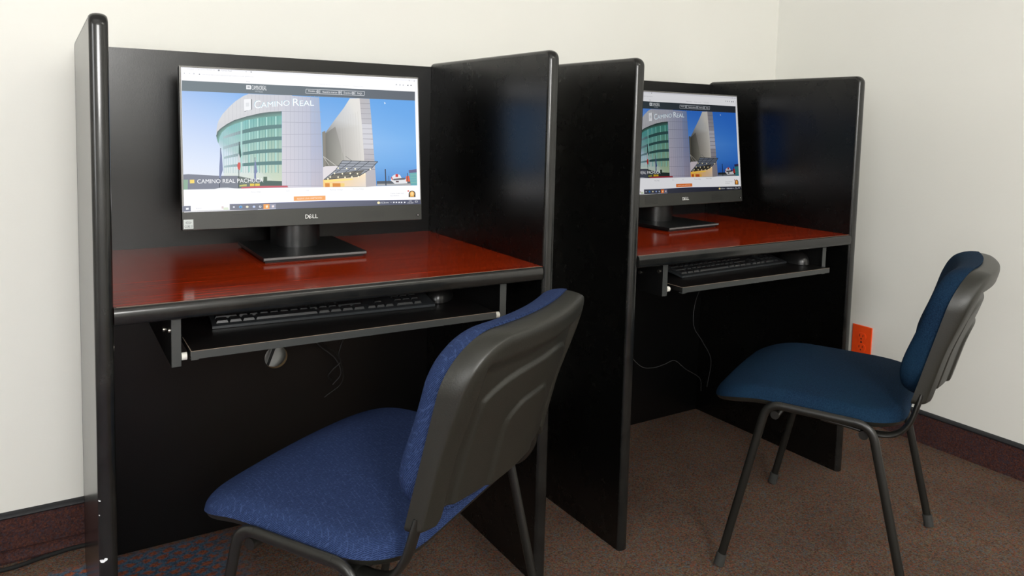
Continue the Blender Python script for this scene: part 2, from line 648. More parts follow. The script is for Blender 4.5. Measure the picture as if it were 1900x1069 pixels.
def back_panel(parent, hole):
    bm = bmesh.new()
    x0, x1, y0, y1, z0, z1 = T, T + W, YB, D - 0.001, 0.0, HB
    hx, hz, hr = hole
    s = hr * 1.6
    N = 32
    for y in (y0, y1):
        cs = [bm.verts.new((hx + hr * math.cos(2 * PI * k / N), y, hz + hr * math.sin(2 * PI * k / N))) for k in range(N)]
        sq = []
        for k in range(N):
            c, q = math.cos(2 * PI * k / N), math.sin(2 * PI * k / N)
            f = s / max(abs(c), abs(q))
            sq.append(bm.verts.new((hx + c * f, y, hz + q * f)))
        for k in range(N):
            bm.faces.new((cs[k], cs[(k + 1) % N], sq[(k + 1) % N], sq[k]))
        X = [x0, hx - s, hx + s, x1]
        Z = [z0, hz - s, hz + s, z1]
        for i in range(3):
            for j in range(3):
                if i == 1 and j == 1:
                    continue
                bm.faces.new([bm.verts.new(v) for v in ((X[i], y, Z[j]), (X[i + 1], y, Z[j]), (X[i + 1], y, Z[j + 1]), (X[i], y, Z[j + 1]))])
        if y == y0:
            c0 = cs
        else:
            for k in range(N):
                f = bm.faces.new((c0[k], c0[(k + 1) % N], cs[(k + 1) % N], cs[k]))
                f.material_index = 1
    for a, b in (((x0, z0), (x1, z0)), ((x1, z0), (x1, z1)), ((x1, z1), (x0, z1)), ((x0, z1), (x0, z0))):
        bm.faces.new([bm.verts.new(v) for v in ((a[0], y0, a[1]), (b[0], y0, b[1]), (b[0], y1, b[1]), (a[0], y1, a[1]))])
    bmesh.ops.remove_doubles(bm, verts=bm.verts, dist=1e-5)
    return obj('back_panel', bm, [M['laminate_grain'], M['board_core']], parent)


def carrel(label, loc, rz, tray_x, brx, bz, outer='laminate'):
    t = thing('study_carrel', label, 'computer carrel', loc, rz, 'black computer carrels')
    side_panel(t, 0.0, outer)
    side_panel(t, T + W)
    back_panel(t, (0.4285, 0.4150, 0.0285))
    # desktop with a rounded nose
    bm = bmesh.new()
    box(bm, T + 0.0005, T + W - 0.0005, 0.0060, YB - 0.0005, ZD - 0.028, ZD)
    dk = obj('desktop', bm, M['wood'], t)
    bm = bmesh.new()
    pts = []
    h = 0.029
    for k in range(17):
        a = -PI / 2 + PI * k / 16
        cc, ss = math.cos(a), math.sin(a)
        pts.append((0.0060 - 0.0090 * abs(cc) ** 0.75, ZD - h / 2 + h / 2 * (abs(ss) ** 0.85) * (1 if ss > 0 else -1)))
    pts += [(0.0060, ZD)] if abs(pts[-1][1] - ZD) > 1e-6 else []
    prism(bm, pts, 0, T + 0.0004, T + W - 0.0035)
    obj('edge_band', bm, M['band'], dk, smooth=True, angle=45)
    bm = bmesh.new()
    box(bm, T + 0.004, T + W - 0.004, 0.0046, 0.0062, ZD - 0.0012, ZD + 0.0003)
    obj('edge_line', bm, M['worn_edge'], dk)
    # keyboard tray
    x0, x1, ty, tz = tray_x
    bm = bmesh.new()
    box(bm, x0 + 0.0006, x1 - 0.0006, ty + 0.0012, ty + 0.33, tz - 0.012, tz, 0.0006, 1)
    tr = obj('keyboard_tray', bm, M['tray'], t)
    bm = bmesh.new()
    box(bm, x0, x1, ty, ty + 0.0012, tz - 0.0135, tz, 0)
    box(bm, x0, x0 + 0.012, ty, ty + 0.012, tz - 0.0150, tz - 0.0135, 0)
    obj('front_rail', bm, M['bracket'], tr)
    bm = bmesh.new()
    box(bm, x0, x1, ty - 0.0002, ty + 0.0012, tz - 0.0002, tz + 0.0005, 0)
    box(bm, x0 - 0.0004, x0 + 0.0010, ty, ty + 0.09, tz - 0.0002, tz + 0.0005, 0)
    obj('edge_line', bm, M['worn_edge'], tr)
    # hanging steel brackets
    for i, bx in enumerate(brx):
        s = 1 if i == 0 else -1
        bm = bmesh.new()
        a, b = sorted((bx, bx + s * 0.0155))
        box(bm, a, b, 0.020, 0.0215, bz, ZD - 0.028, 0.0005, 1)
        a, b = sorted((bx, bx + s * 0.0015))
        box(bm, a, b, 0.0215, 0.36, bz, ZD - 0.028, mi=1)  # side plate takes a black material that stands in for its shade
        box(bm, min(bx, bx - s * 0.018), max(bx, bx - s * 0.018), 0.03, 0.36, ZD - 0.0298, ZD - 0.0283, mi=1)
        br = obj('bracket', bm, [M['bracket'], M['tray']], t)
        bm = bmesh.new()
        rx = bx + s * 0.0158
        tube(bm, [(rx, 0.024, bz + 0.016), (rx + s * 0.0085, 0.024, bz + 0.016)], 0.0065, seg=20, ref=Vector((0, 0, 1)))
        obj('roller', bm, M['roller'], br, smooth=True)
        for yy, zz in ((0.034, bz + 0.060), (0.10, bz + 0.045)):
            bm = bmesh.new()
            tube(bm, [(bx - s * 0.003, yy, zz), (bx, yy, zz)], 0.0045, seg=14, ref=Vector((0, 0, 1)))
            obj('screw', bm, M['steel'], br, smooth=True)
    return t


CA = carrel('black study carrel on the left with a red wood desktop, nearer the camera', (0, 0, 0), 0.0,
            (0.1405, 0.7300, -0.001, 0.6265), (0.1130, 0.7670), 0.597, 'laminate_gloss')
CB = carrel('black study carrel on the right with a red wood desktop, nearer the orange outlet', (1.0964, 0.0112, 0), R(0.6028),
            (0.1690, 0.7460, -0.005, 0.6240), (0.1270, 0.7630), 0.601)
# worn chips of paint and a cam screw on the left carrel
sp = [c for c in CA.children if c.name.startswith('side_panel')][0]
for (x, z, rx, rz_) in ((0.0050, 0.3030, 0.0042, 0.0026), (0.0095, 0.3052, 0.0026, 0.0024), (0.0022, 0.4028, 0.0018, 0.0010), (0.0016, 0.3790, 0.0008, 0.0008)):
    bm = bmesh.new()

    def nose_y(q):
        c = max(-1.0, min(1.0, -1 + 2 * q / T))
        return 0.0085 - 0.0085 * max(0, 1 - abs(c) ** 2.4) ** (1 / 2.4)
    fr_, bk_ = [], []
    for k in range(9):
        a = 2 * PI * k / 9
        q = x + rx * math.cos(a) * (1 + 0.2 * math.sin(k * 2.3))
        fr_.append(bm.verts.new((q, nose_y(q) - 0.0006, z + rz_ * math.sin(a))))
        bk_.append(bm.verts.new((q, nose_y(q) + 0.0004, z + rz_ * math.sin(a))))
    bm.faces.new(fr_)
    bm.faces.new(bk_[::-1])
    for k in range(9):
        bm.faces.new((fr_[k], bk_[k], bk_[(k + 1) % 9], fr_[(k + 1) % 9]))
    ch = obj('paint_chip', bm, M['scuff'], sp)
    ch['label'] = 'white chipped spot'
bm = bmesh.new()
tube(bm, [(T, 0.055, 0.634), (T + 0.003, 0.055, 0.634)], 0.0075, seg=18, ref=Vector((0, 0, 1)))
cc = obj('screw_cap', bm, M['steel'], sp, smooth=True)
cc['label'] = 'pale screw cap under the desktop'


# flat picture shown on both screens, in tenths of a millimetre from the middle of the panel
SCREEN_PICTURE=[
[0, [-2640,1510,2675,1479,2674,1434,-2641,1470], [250,250,252]],
[0, [-2633,1706,2654,1661,2656,1616,-2633,1662], [240,240,244]],
["Hotel Camino Real", [-2533,1634,-2039,1643,30], [215,215,220]],
["Camino Real", [-1854,1638,-1639,1638,31], [170,172,178]],
[0, [-1917,1670,-1882,1672,-1883,1635,-1918,1633], [150,152,158]],
[0, [-2301,1564,-2278,1565,-2278,1540,-2302,1539], [150,152,158]],
[0, [-1244,1664,-1219,1665,-1220,1639,-1245,1638], [150,152,158]],
[0, [-1346,1663,-1327,1664,-1327,1644,-1347,1643], [205,207,212]],
[0, [-2005,1662,-1989,1663,-1989,1647,-2005,1646], [205,207,212]],
[0, [-2595,1570,-2575,1571,-2575,1549,-2596,1548], [205,207,212]],
[0, [-2493,1566,-2478,1566,-2478,1550,-2494,1549], [205,207,212]],
[0, [-2412,1571,-2386,1572,-2387,1545,-2413,1544], [205,207,212]],
["caminoreal.com/caminoreal/camino-real-pachuca", [-2238,1541,-1190,1539,28], [205,206,210]],
["Hola", [-1338,1428,-1262,1428,29], [190,190,195]],
[0, [2112,1536,2142,1538,2141,1506,2111,1505], [190,192,197]],
[0, [2204,1532,2234,1534,2233,1502,2203,1501], [190,192,197]],
[0, [2288,1531,2318,1533,2317,1501,2287,1500], [190,192,197]],
[0, [2405,1528,2436,1530,2435,1498,2405,1497], [120,122,130]],
[0, [2487,1530,2517,1532,2517,1500,2486,1499], [120,122,130]],
["Reservar ahora", [264,1442,506,1437,27], [215,215,218]],
["Contacto y ubicacion", [629,1433,954,1426,28], [215,215,218]],
["Español MXN", [1064,1430,1301,1422,28], [218,218,220]],
[0, [2451,1646,2464,1646,2464,1621,2450,1620], [150,150,158]],
[0, [2578,1639,2592,1639,2591,1614,2577,1613], [150,150,158]],
[0, [-2639,1407,2600,1370,2595,1154,-2644,1190], [112,124,130,82,88,98,82,88,98,112,124,130]],
[0, [-2644,1190,-1596,1183,-1598,668,-2646,674], [160,190,236,140,182,236,170,200,240,185,206,242]],
[0, [-1596,1183,-548,1176,-550,662,-1598,668], [140,182,236,100,164,228,120,175,232,170,200,240]],
[0, [-548,1176,499,1168,499,655,-550,662], [100,164,228,98,160,226,120,172,230,120,175,232]],
[0, [499,1168,1547,1161,1547,649,499,655], [98,160,226,92,158,226,108,168,230,120,172,230]],
[0, [1547,1161,2595,1154,2595,642,1547,649], [92,158,226,88,156,226,98,162,228,108,168,230]],
[0, [-2646,674,-1598,668,-1600,153,-2648,159], [185,206,242,170,200,240,195,212,242,205,219,244]],
[0, [-1598,668,-550,662,-551,147,-1600,153], [170,200,240,120,175,232,150,190,235,195,212,242]],
[0, [-550,662,499,655,498,142,-551,147], [120,175,232,120,172,230,140,185,234,150,190,235]],
[0, [499,655,1547,649,1547,136,498,142], [120,172,230,108,168,230,128,180,234,140,185,234]],
[0, [1547,649,2595,642,2596,130,1547,136], [108,168,230,98,162,228,112,172,232,128,180,234]],
[0, [-2648,159,-1600,153,-1601,-362,-2651,-356], [205,219,244,195,212,242,215,226,245,222,230,246]],
[0, [-1600,153,-551,147,-552,-367,-1601,-362], [195,212,242,150,190,235,180,205,235,215,226,245]],
[0, [-551,147,498,142,497,-372,-552,-367], [150,190,235,140,185,234,150,190,232,180,205,235]],
[0, [498,142,1547,136,1546,-377,497,-372], [140,185,234,128,180,234,110,168,226,150,190,232]],
[0, [1547,136,2596,130,2596,-382,1546,-377], [128,180,234,112,172,232,100,162,226,110,168,226]],
[0, [-2651,-356,-1601,-362,-1603,-876,-2653,-872], [222,230,246,215,226,245,228,232,240,232,236,244]],
[0, [-1601,-362,-552,-367,-553,-881,-1603,-876], [215,226,245,180,205,235,190,205,225,228,232,240]],
[0, [-552,-367,497,-372,496,-885,-553,-881], [180,205,235,150,190,232,120,160,210,190,205,225]],
[0, [497,-372,1546,-377,1546,-890,496,-885], [150,190,232,110,168,226,70,135,205,120,160,210]],
[0, [1546,-377,2596,-382,2596,-894,1546,-890], [110,168,226,100,162,226,62,125,198,70,135,205]],
[0, [-2648,-556,-2552,-549,-1928,-594,-1579,-597,-1307,-660,-1031,-705,-1035,-870,-2654,-871], [124,128,142]],
[0, [-2650,-662,-2561,-664,-2571,-870,-2654,-871], [140,172,150]],
[0, [-1976,266,-1934,357,-1880,414,-1757,524,-1608,604,-1361,687,-1068,765,-857,799,-595,813,-624,-850,-1531,-872,-1848,-606,-1856,-327,-1890,-47,-1939,106], [150,195,200,150,195,200,150,195,200,120,185,185,120,185,185,120,185,185,105,172,165,105,172,165,105,172,165,206,214,190,212,218,200,220,228,222,215,228,235,205,222,238,180,205,215]],
[0, [-1901,-594,-1579,-597,-1307,-660,-1045,-702,-1046,-762,-1310,-778,-1531,-872,-1907,-871], [122,127,138]],
[0, [-1566,-611,-1307,-660,-1309,-714,-1032,-748,-1034,-848,-1544,-872], [105,115,110]],
[0, [-1529,-795,-1379,-784,-1380,-826,-1530,-830], [190,190,110]],
[0, [-1310,-771,-1102,-775,-1103,-825,-1311,-828], [225,200,80]],
[0, [-1101,-715,-891,-716,-624,-730,-624,-843,-1104,-839], [78,98,92]],
[0, [-1022,-628,-942,-629,-944,-718,-1024,-717], [85,105,90]],
[0, [-1844,239,-1743,281,-1744,225,-1845,193], [170,190,195,159,179,184,159,179,184,170,190,195]],
[0, [-1743,281,-1642,320,-1643,256,-1744,225], [159,179,184,148,168,173,148,168,173,159,179,184]],
[0, [-1642,320,-1540,355,-1542,284,-1643,256], [148,168,173,137,157,162,137,157,162,148,168,173]],
[0, [-1540,355,-1438,387,-1440,310,-1542,284], [137,157,162,126,146,151,126,146,151,137,157,162]],
[0, [-1438,387,-1336,416,-1337,334,-1440,310], [126,146,151,115,135,140,115,135,140,126,146,151]],
[0, [-1336,416,-1232,442,-1234,356,-1337,334], [115,135,140,104,124,129,104,124,129,115,135,140]],
[0, [-1232,442,-1129,464,-1131,376,-1234,356], [104,124,129,93,113,118,93,113,118,104,124,129]],
[0, [-1129,464,-1024,482,-1026,394,-1131,376], [93,113,118,88,108,113,88,108,113,93,113,118]],
[0, [-1024,482,-919,498,-921,410,-1026,394], [88,108,113,88,108,113,88,108,113,88,108,113]],
[0, [-919,498,-814,509,-816,423,-921,410], [88,108,113,88,108,113,88,108,113,88,108,113]],
[0, [-814,509,-708,518,-710,435,-816,423], [88,108,113,88,108,113,88,108,113,88,108,113]],
[0, [-708,518,-601,522,-603,444,-710,435], [88,108,113,88,108,113,88,108,113,88,108,113]],
[0, [-1848,25,-1748,59,-1749,-3,-1849,-33], [170,190,195,159,179,184,159,179,184,170,190,195]],
[0, [-1748,59,-1647,90,-1648,25,-1749,-3], [159,179,184,148,168,173,148,168,173,159,179,184]],
[0, [-1647,90,-1545,119,-1547,51,-1648,25], [148,168,173,137,157,162,137,157,162,148,168,173]],
[0, [-1545,119,-1444,145,-1445,74,-1547,51], [137,157,162,126,146,151,126,146,151,137,157,162]],
[0, [-1444,145,-1341,168,-1343,95,-1445,74], [126,146,151,115,135,140,115,135,140,126,146,151]],
[0, [-1341,168,-1238,189,-1240,114,-1343,95], [115,135,140,104,124,129,104,124,129,115,135,140]],
[0, [-1238,189,-1134,207,-1136,131,-1240,114], [104,124,129,93,113,118,93,113,118,104,124,129]],
[0, [-1134,207,-1030,223,-1032,145,-1136,131], [93,113,118,88,108,113,88,108,113,93,113,118]],
[0, [-1030,223,-925,236,-927,156,-1032,145], [88,108,113,88,108,113,88,108,113,88,108,113]],
[0, [-925,236,-820,246,-822,166,-927,156], [88,108,113,88,108,113,88,108,113,88,108,113]],
[0, [-820,246,-714,254,-716,173,-822,166], [88,108,113,88,108,113,88,108,113,88,108,113]],
[0, [-714,254,-607,258,-609,177,-716,173], [88,108,113,88,108,113,88,108,113,88,108,113]],
[0, [-1839,-191,-1740,-163,-1741,-215,-1840,-237], [170,190,195,159,179,184,159,179,184,170,190,195]],
[0, [-1740,-163,-1640,-138,-1641,-194,-1741,-215], [159,179,184,148,168,173,148,168,173,159,179,184]],
[0, [-1640,-138,-1540,-115,-1541,-175,-1641,-194], [148,168,173,137,157,162,137,157,162,148,168,173]],
[0, [-1540,-115,-1439,-93,-1440,-158,-1541,-175], [137,157,162,126,146,151,126,146,151,137,157,162]],
[0, [-1439,-93,-1337,-75,-1339,-143,-1440,-158], [126,146,151,115,135,140,115,135,140,126,146,151]],
[0, [-1337,-75,-1235,-58,-1237,-131,-1339,-143], [115,135,140,104,124,129,104,124,129,115,135,140]],
[0, [-1235,-58,-1132,-44,-1134,-120,-1237,-131], [104,124,129,93,113,118,93,113,118,104,124,129]],
[0, [-1132,-44,-1029,-33,-1031,-111,-1134,-120], [93,113,118,88,108,113,88,108,113,93,113,118]],
[0, [-1029,-33,-925,-23,-927,-104,-1031,-111], [88,108,113,88,108,113,88,108,113,88,108,113]],
[0, [-925,-23,-821,-16,-823,-100,-927,-104], [88,108,113,88,108,113,88,108,113,88,108,113]],
[0, [-821,-16,-716,-12,-718,-97,-823,-100], [88,108,113,88,108,113,88,108,113,88,108,113]],
[0, [-716,-12,-611,-10,-613,-97,-718,-97], [88,108,113,88,108,113,88,108,113,88,108,113]],
[0, [-1843,-383,-1744,-368,-1745,-414,-1844,-422], [170,190,195,159,179,184,159,179,184,170,190,195]],
[0, [-1744,-368,-1645,-354,-1646,-407,-1745,-414], [159,179,184,148,168,173,148,168,173,159,179,184]],
[0, [-1645,-354,-1545,-342,-1546,-400,-1646,-407], [148,168,173,137,157,162,137,157,162,148,168,173]],
[0, [-1545,-342,-1444,-331,-1445,-394,-1546,-400], [137,157,162,126,146,151,126,146,151,137,157,162]],
[0, [-1444,-331,-1342,-321,-1344,-388,-1445,-394], [126,146,151,115,135,140,115,135,140,126,146,151]],
[0, [-1342,-321,-1241,-312,-1242,-384,-1344,-388], [115,135,140,104,124,129,104,124,129,115,135,140]],
[0, [-1241,-312,-1138,-304,-1140,-379,-1242,-384], [104,124,129,93,113,118,93,113,118,104,124,129]],
[0, [-1138,-304,-1035,-298,-1037,-376,-1140,-379], [93,113,118,88,108,113,88,108,113,93,113,118]],
[0, [-1035,-298,-931,-293,-933,-373,-1037,-376], [88,108,113,88,108,113,88,108,113,88,108,113]],
[0, [-931,-293,-827,-289,-829,-371,-933,-373], [88,108,113,88,108,113,88,108,113,88,108,113]],
[0, [-827,-289,-722,-286,-724,-369,-829,-371], [88,108,113,88,108,113,88,108,113,88,108,113]],
[0, [-722,-286,-617,-285,-619,-368,-724,-369], [88,108,113,88,108,113,88,108,113,88,108,113]],
[0, [-1831,399,-1845,-537,-1837,-537,-1823,400], [150,185,190]],
[0, [-1783,441,-1799,-537,-1793,-537,-1778,441], [150,185,190]],
[0, [-1737,474,-1754,-538,-1746,-538,-1729,474], [150,185,190]],
[0, [-1688,500,-1705,-539,-1699,-539,-1683,500], [150,185,190]],
[0, [-1640,526,-1658,-539,-1649,-539,-1632,526], [150,185,190]],
[0, [-1589,548,-1606,-540,-1601,-540,-1583,548], [150,185,190]],
[0, [-1539,565,-1557,-541,-1549,-541,-1530,565], [150,185,190]],
[0, [-1485,583,-1504,-541,-1498,-541,-1479,583], [150,185,190]],
[0, [-1474,562,-1447,565,-1468,-521,-1495,-520], [170,215,208]],
[0, [-1433,601,-1452,-542,-1444,-542,-1424,601], [150,185,190]],
[0, [-1376,619,-1396,-543,-1391,-543,-1371,619], [80,140,140]],
[0, [-1322,635,-1342,-543,-1333,-544,-1313,635], [80,140,140]],
[0, [-1310,614,-1282,617,-1304,-523,-1332,-522], [170,215,208]],
[0, [-1263,650,-1283,-544,-1278,-544,-1257,650], [80,140,140]],
[0, [-1205,665,-1226,-545,-1218,-545,-1197,666], [80,140,140]],
[0, [-1144,681,-1165,-546,-1160,-546,-1138,682], [80,140,140]],
[0, [-1133,660,-1105,664,-1129,-525,-1156,-525], [170,215,208]],
[0, [-1084,698,-1105,-547,-1097,-547,-1075,698], [80,140,140]],
[0, [-1019,709,-1042,-548,-1036,-548,-1014,709], [80,140,140]],
[0, [-956,719,-979,-548,-970,-548,-948,719], [80,140,140]],
[0, [-944,698,-916,701,-940,-527,-969,-527], [170,215,208]],
[0, [-889,730,-912,-549,-906,-549,-883,730], [80,140,140]],
[0, [-823,736,-846,-550,-838,-550,-815,736], [80,140,140]],
[0, [-753,740,-776,-551,-770,-551,-747,740], [80,140,140]],
[0, [-742,718,-713,722,-738,-530,-767,-530], [170,215,208]],
[0, [-684,743,-707,-552,-698,-552,-675,743], [80,140,140]],
[0, [-1438,387,-1232,442,-1234,356,-1440,310], [92,128,128]],
[0, [-1232,442,-1024,482,-1026,394,-1234,356], [92,128,128]],
[0, [-1024,482,-814,509,-816,423,-1026,394], [92,128,128]],
[0, [-814,509,-601,522,-603,444,-816,423], [92,128,128]],
[0, [-1444,145,-1238,189,-1240,114,-1445,74], [92,128,128]],
[0, [-1238,189,-1030,223,-1032,145,-1240,114], [92,128,128]],
[0, [-1030,223,-820,246,-822,166,-1032,145], [92,128,128]],
[0, [-820,246,-607,258,-609,177,-822,166], [92,128,128]],
[0, [-1439,-93,-1235,-58,-1237,-131,-1440,-158], [92,128,128]],
[0, [-1235,-58,-1029,-33,-1031,-111,-1237,-131], [92,128,128]],
[0, [-1029,-33,-821,-16,-823,-100,-1031,-111], [92,128,128]],
[0, [-821,-16,-611,-10,-613,-97,-823,-100], [92,128,128]],
[0, [-1444,-331,-1241,-312,-1242,-384,-1445,-394], [92,128,128]],
[0, [-1241,-312,-1035,-298,-1037,-376,-1242,-384], [92,128,128]],
[0, [-1035,-298,-827,-289,-829,-371,-1037,-376], [92,128,128]],
[0, [-827,-289,-617,-285,-619,-368,-829,-371], [92,128,128]],
[0, [-1983,259,-1961,343,-1893,414,-1758,514,-1608,598,-1361,681,-1068,759,-857,793,-595,816,-597,708,-860,688,-1071,655,-1363,599,-1610,509,-1746,444,-1868,330,-1917,232,-1942,92,-1965,162], [85,100,100,85,100,100,85,100,100,85,100,100,85,100,100,85,100,100,85,100,100,85,100,100,85,100,100,120,165,155,120,165,155,120,165,155,120,165,155,120,165,155,120,165,155,120,165,155,120,165,155,120,165,155,120,165,155]],
[0, [-1978,266,-1973,398,-1951,510,-1930,576,-1847,718,-1710,876,-1572,1007,-1406,1125,-1295,1173,-361,1175,-370,813,-595,816,-857,793,-1068,759,-1361,681,-1608,598,-1758,514,-1893,414,-1961,343], [205,208,214,205,208,214,205,208,214,212,213,216,212,213,216,212,213,216,212,213,216,212,213,216,205,206,212,200,202,212,200,200,210,208,208,212,208,208,212,208,208,212,208,208,212,208,208,212,208,208,212,208,208,212,208,208,212]],
[0, [-1794,775,-1800,492,-1796,492,-1790,775], [180,180,186]],
[0, [-1714,867,-1721,549,-1717,550,-1710,867], [180,180,186]],
[0, [-1635,943,-1642,592,-1638,592,-1631,943], [180,180,186]],
[0, [-1555,1015,-1563,625,-1559,625,-1551,1015], [180,180,186]],
[0, [-1475,1072,-1484,652,-1480,652,-1471,1072], [180,180,186]],
[0, [-1394,1126,-1404,678,-1400,679,-1390,1126], [180,180,186]],
[0, [-1314,1160,-1324,703,-1320,703,-1310,1160], [180,180,186]],
[0, [-1234,1168,-1243,724,-1239,724,-1230,1168], [180,180,186]],
[0, [-1153,1168,-1163,746,-1159,746,-1149,1168], [180,180,186]],
[0, [-1073,1168,-1082,768,-1077,768,-1069,1168], [180,180,186]],
[0, [-992,1168,-1000,782,-996,782,-987,1168], [180,180,186]],
[0, [-910,1168,-918,795,-914,795,-906,1168], [180,180,186]],
[0, [-828,1168,-836,806,-832,806,-824,1168], [180,180,186]],
[0, [-746,1168,-754,810,-750,810,-742,1168], [180,180,186]],
[0, [-663,1168,-671,815,-667,815,-659,1168], [180,180,186]],
[0, [-585,1173,250,1148,289,183,308,-881,-623,-884], [203,203,213,160,176,204,165,174,200,185,180,192,212,205,215]],
[0, [-585,1173,41,1153,18,-881,-623,-884], [200,202,212,182,186,205,192,192,208,214,208,216]],
[0, [-591,811,304,816,305,823,-591,818], [150,152,166]],
[0, [-596,570,298,569,299,575,-596,577], [150,152,166]],
[0, [-602,298,293,315,293,322,-602,305], [150,152,166]],
[0, [-609,24,286,34,286,41,-608,30], [150,152,166]],
[0, [-615,-262,279,-259,279,-253,-615,-256], [150,152,166]],
[0, [-621,-542,272,-547,272,-540,-621,-535], [150,152,166]],
[0, [-628,-828,265,-840,265,-833,-628,-821], [150,152,166]],
[0, [-495,1158,-532,-850,-527,-850,-491,1158], [168,170,184]],
[0, [-405,1161,-441,-852,-437,-852,-400,1162], [168,170,184]],
[0, [-314,1165,-351,-854,-346,-854,-309,1165], [168,170,184]],
[0, [-223,1168,-260,-856,-255,-856,-218,1168], [168,170,184]],
[0, [-131,1171,-168,-858,-163,-858,-126,1171], [168,170,184]],
[0, [-39,1174,-76,-860,-71,-860,-34,1175], [168,170,184]],
[0, [54,1178,16,-862,21,-863,59,1178], [168,170,184]],
[0, [147,1181,109,-864,114,-865,152,1181], [168,170,184]],
[0, [241,1184,203,-867,208,-867,246,1184], [168,170,184]],
[0, [969,1154,1203,1162,1246,529,1285,-262,1309,-903,339,-882,368,337,614,667,823,932], [222,220,215,226,222,218,222,220,216,218,214,208,214,205,190,120,118,108,128,126,122,190,192,194,205,206,208]],
[0, [380,331,609,494,819,-310,763,-495,362,-405], [112,112,106,140,138,134,170,168,160,150,148,140,108,106,98]],
[0, [300,366,375,392,375,-405,306,-441], [132,128,118]],
[0, [739,706,756,-681,761,-681,743,706], [196,194,188]],
[0, [797,726,820,-682,825,-682,801,726], [196,194,188]],
[0, [855,746,884,-683,889,-683,859,746], [196,194,188]],
[0, [913,766,948,-684,953,-684,917,766], [196,194,188]],
[0, [971,786,1013,-685,1017,-685,976,786], [196,194,188]],
[0, [1030,806,1077,-686,1082,-686,1034,806], [196,194,188]],
[0, [1088,826,1142,-687,1147,-687,1093,827], [196,194,188]],
[0, [1147,847,1207,-688,1212,-688,1152,847], [196,194,188]],
[0, [1203,1162,1447,1157,1489,533,1563,-890,1309,-903,1246,529], [180,176,178,176,176,182,186,186,192,176,172,178,180,174,176,190,188,194]],
[0, [1214,1039,1454,1040,1454,1048,1215,1047], [135,132,140]],
[0, [1221,921,1462,922,1462,929,1222,929], [135,132,140]],
[0, [1229,804,1470,803,1470,811,1229,811], [135,132,140]],
[0, [1236,686,1478,684,1478,692,1236,693], [135,132,140]],
[0, [1249,572,1481,571,1484,462,1248,461], [205,205,212]],
[0, [1243,568,1486,566,1486,573,1243,575], [135,132,140]],
[0, [1254,454,1488,452,1490,343,1254,343], [205,205,212]],
[0, [1249,450,1493,447,1493,455,1249,457], [135,132,140]],
[0, [1260,336,1494,333,1496,224,1259,225], [205,205,212]],
[0, [1254,332,1499,328,1499,336,1255,339], [135,132,140]],
[0, [1265,218,1500,214,1503,106,1265,107], [205,205,212]],
[0, [1259,214,1505,209,1505,217,1260,221], [135,132,140]],
[0, [1270,100,1506,96,1509,-13,1270,-11], [205,205,212]],
[0, [1265,96,1511,91,1511,98,1265,103], [135,132,140]],
[0, [1270,-22,1517,-28,1518,-21,1270,-15], [135,132,140]],
[0, [1275,-140,1523,-147,1524,-140,1275,-133], [135,132,140]],
[0, [1280,-259,1529,-266,1530,-258,1280,-251], [135,132,140]],
[0, [1285,-377,1535,-385,1536,-377,1286,-369], [135,132,140]],
[0, [1290,-495,1542,-504,1542,-496,1291,-487], [135,132,140]],
[0, [300,-435,364,-410,662,-405,598,-495,319,-715,296,-729], [222,216,220]],
[0, [296,-722,657,-616,1268,-579,1308,-579,1305,-885,300,-882], [250,205,120,240,210,150,250,225,170,248,225,190,228,215,205,248,205,130]],
[0, [340,-794,791,-806,792,-886,341,-882], [214,135,50]],
[0, [446,-792,514,-793,515,-880,447,-881], [245,215,140]],
[0, [698,-804,794,-806,792,-886,700,-884], [240,205,120]],
[0, [319,-730,996,-704,996,-730,333,-775], [252,225,130]],
[0, [757,-286,1612,-314,1430,-489,1139,-653,319,-718,535,-554], [150,155,165]],
[0, [535,-584,1286,-503,1139,-653,334,-715], [110,105,95]],
[0, [757,-293,1611,-321,1612,-307,758,-279], [48,54,62]],
[0, [694,-358,1546,-375,1546,-366,694,-349], [48,54,62]],
[0, [631,-410,1495,-441,1496,-431,631,-401], [48,54,62]],
[0, [599,-469,1430,-501,1430,-492,599,-460], [48,54,62]],
[0, [559,-521,1317,-538,1317,-529,559,-512], [48,54,62]],
[0, [504,-604,1220,-606,1220,-596,504,-593], [48,54,62]],
[0, [335,-722,1140,-661,1139,-646,333,-708], [48,54,62]],
[0, [753,-283,594,-492,602,-498,762,-289], [48,54,62]],
[0, [594,-490,307,-712,315,-723,602,-500], [48,54,62]],
[0, [988,-283,500,-624,506,-633,994,-291], [48,54,62]],
[0, [1200,-292,684,-642,690,-650,1207,-300], [48,54,62]],
[0, [1399,-304,901,-645,907,-654,1406,-312], [48,54,62]],
[0, [1607,-309,1441,-469,1452,-479,1617,-319], [48,54,62]],
[0, [1442,-467,1119,-654,1127,-667,1451,-480], [48,54,62]],
[0, [313,-204,445,-398,451,-394,319,-199], [215,212,205]],
[0, [313,-190,598,-401,603,-394,319,-183], [215,212,205]],
[0, [835,-191,973,-290,977,-284,839,-185], [48,54,62]],
[0, [633,-458,641,-444,653,-438,665,-444,673,-458,664,-472,652,-477,640,-471], [255,246,215]],
[0, [833,-467,842,-454,854,-448,866,-454,874,-468,865,-481,853,-487,841,-481], [255,246,215]],
[0, [1036,-477,1045,-463,1057,-458,1069,-464,1077,-478,1069,-491,1056,-497,1044,-491], [255,246,215]],
[0, [1401,-489,1410,-475,1422,-469,1435,-475,1443,-489,1434,-503,1421,-509,1409,-503], [255,246,215]],
[0, [546,-577,554,-563,566,-557,578,-563,585,-577,577,-591,565,-596,553,-590], [255,246,215]],
[0, [730,-587,738,-573,750,-567,762,-573,770,-587,762,-601,749,-606,738,-600], [255,246,215]],
[0, [916,-582,925,-568,937,-562,949,-568,957,-582,949,-596,936,-602,924,-596], [255,246,215]],
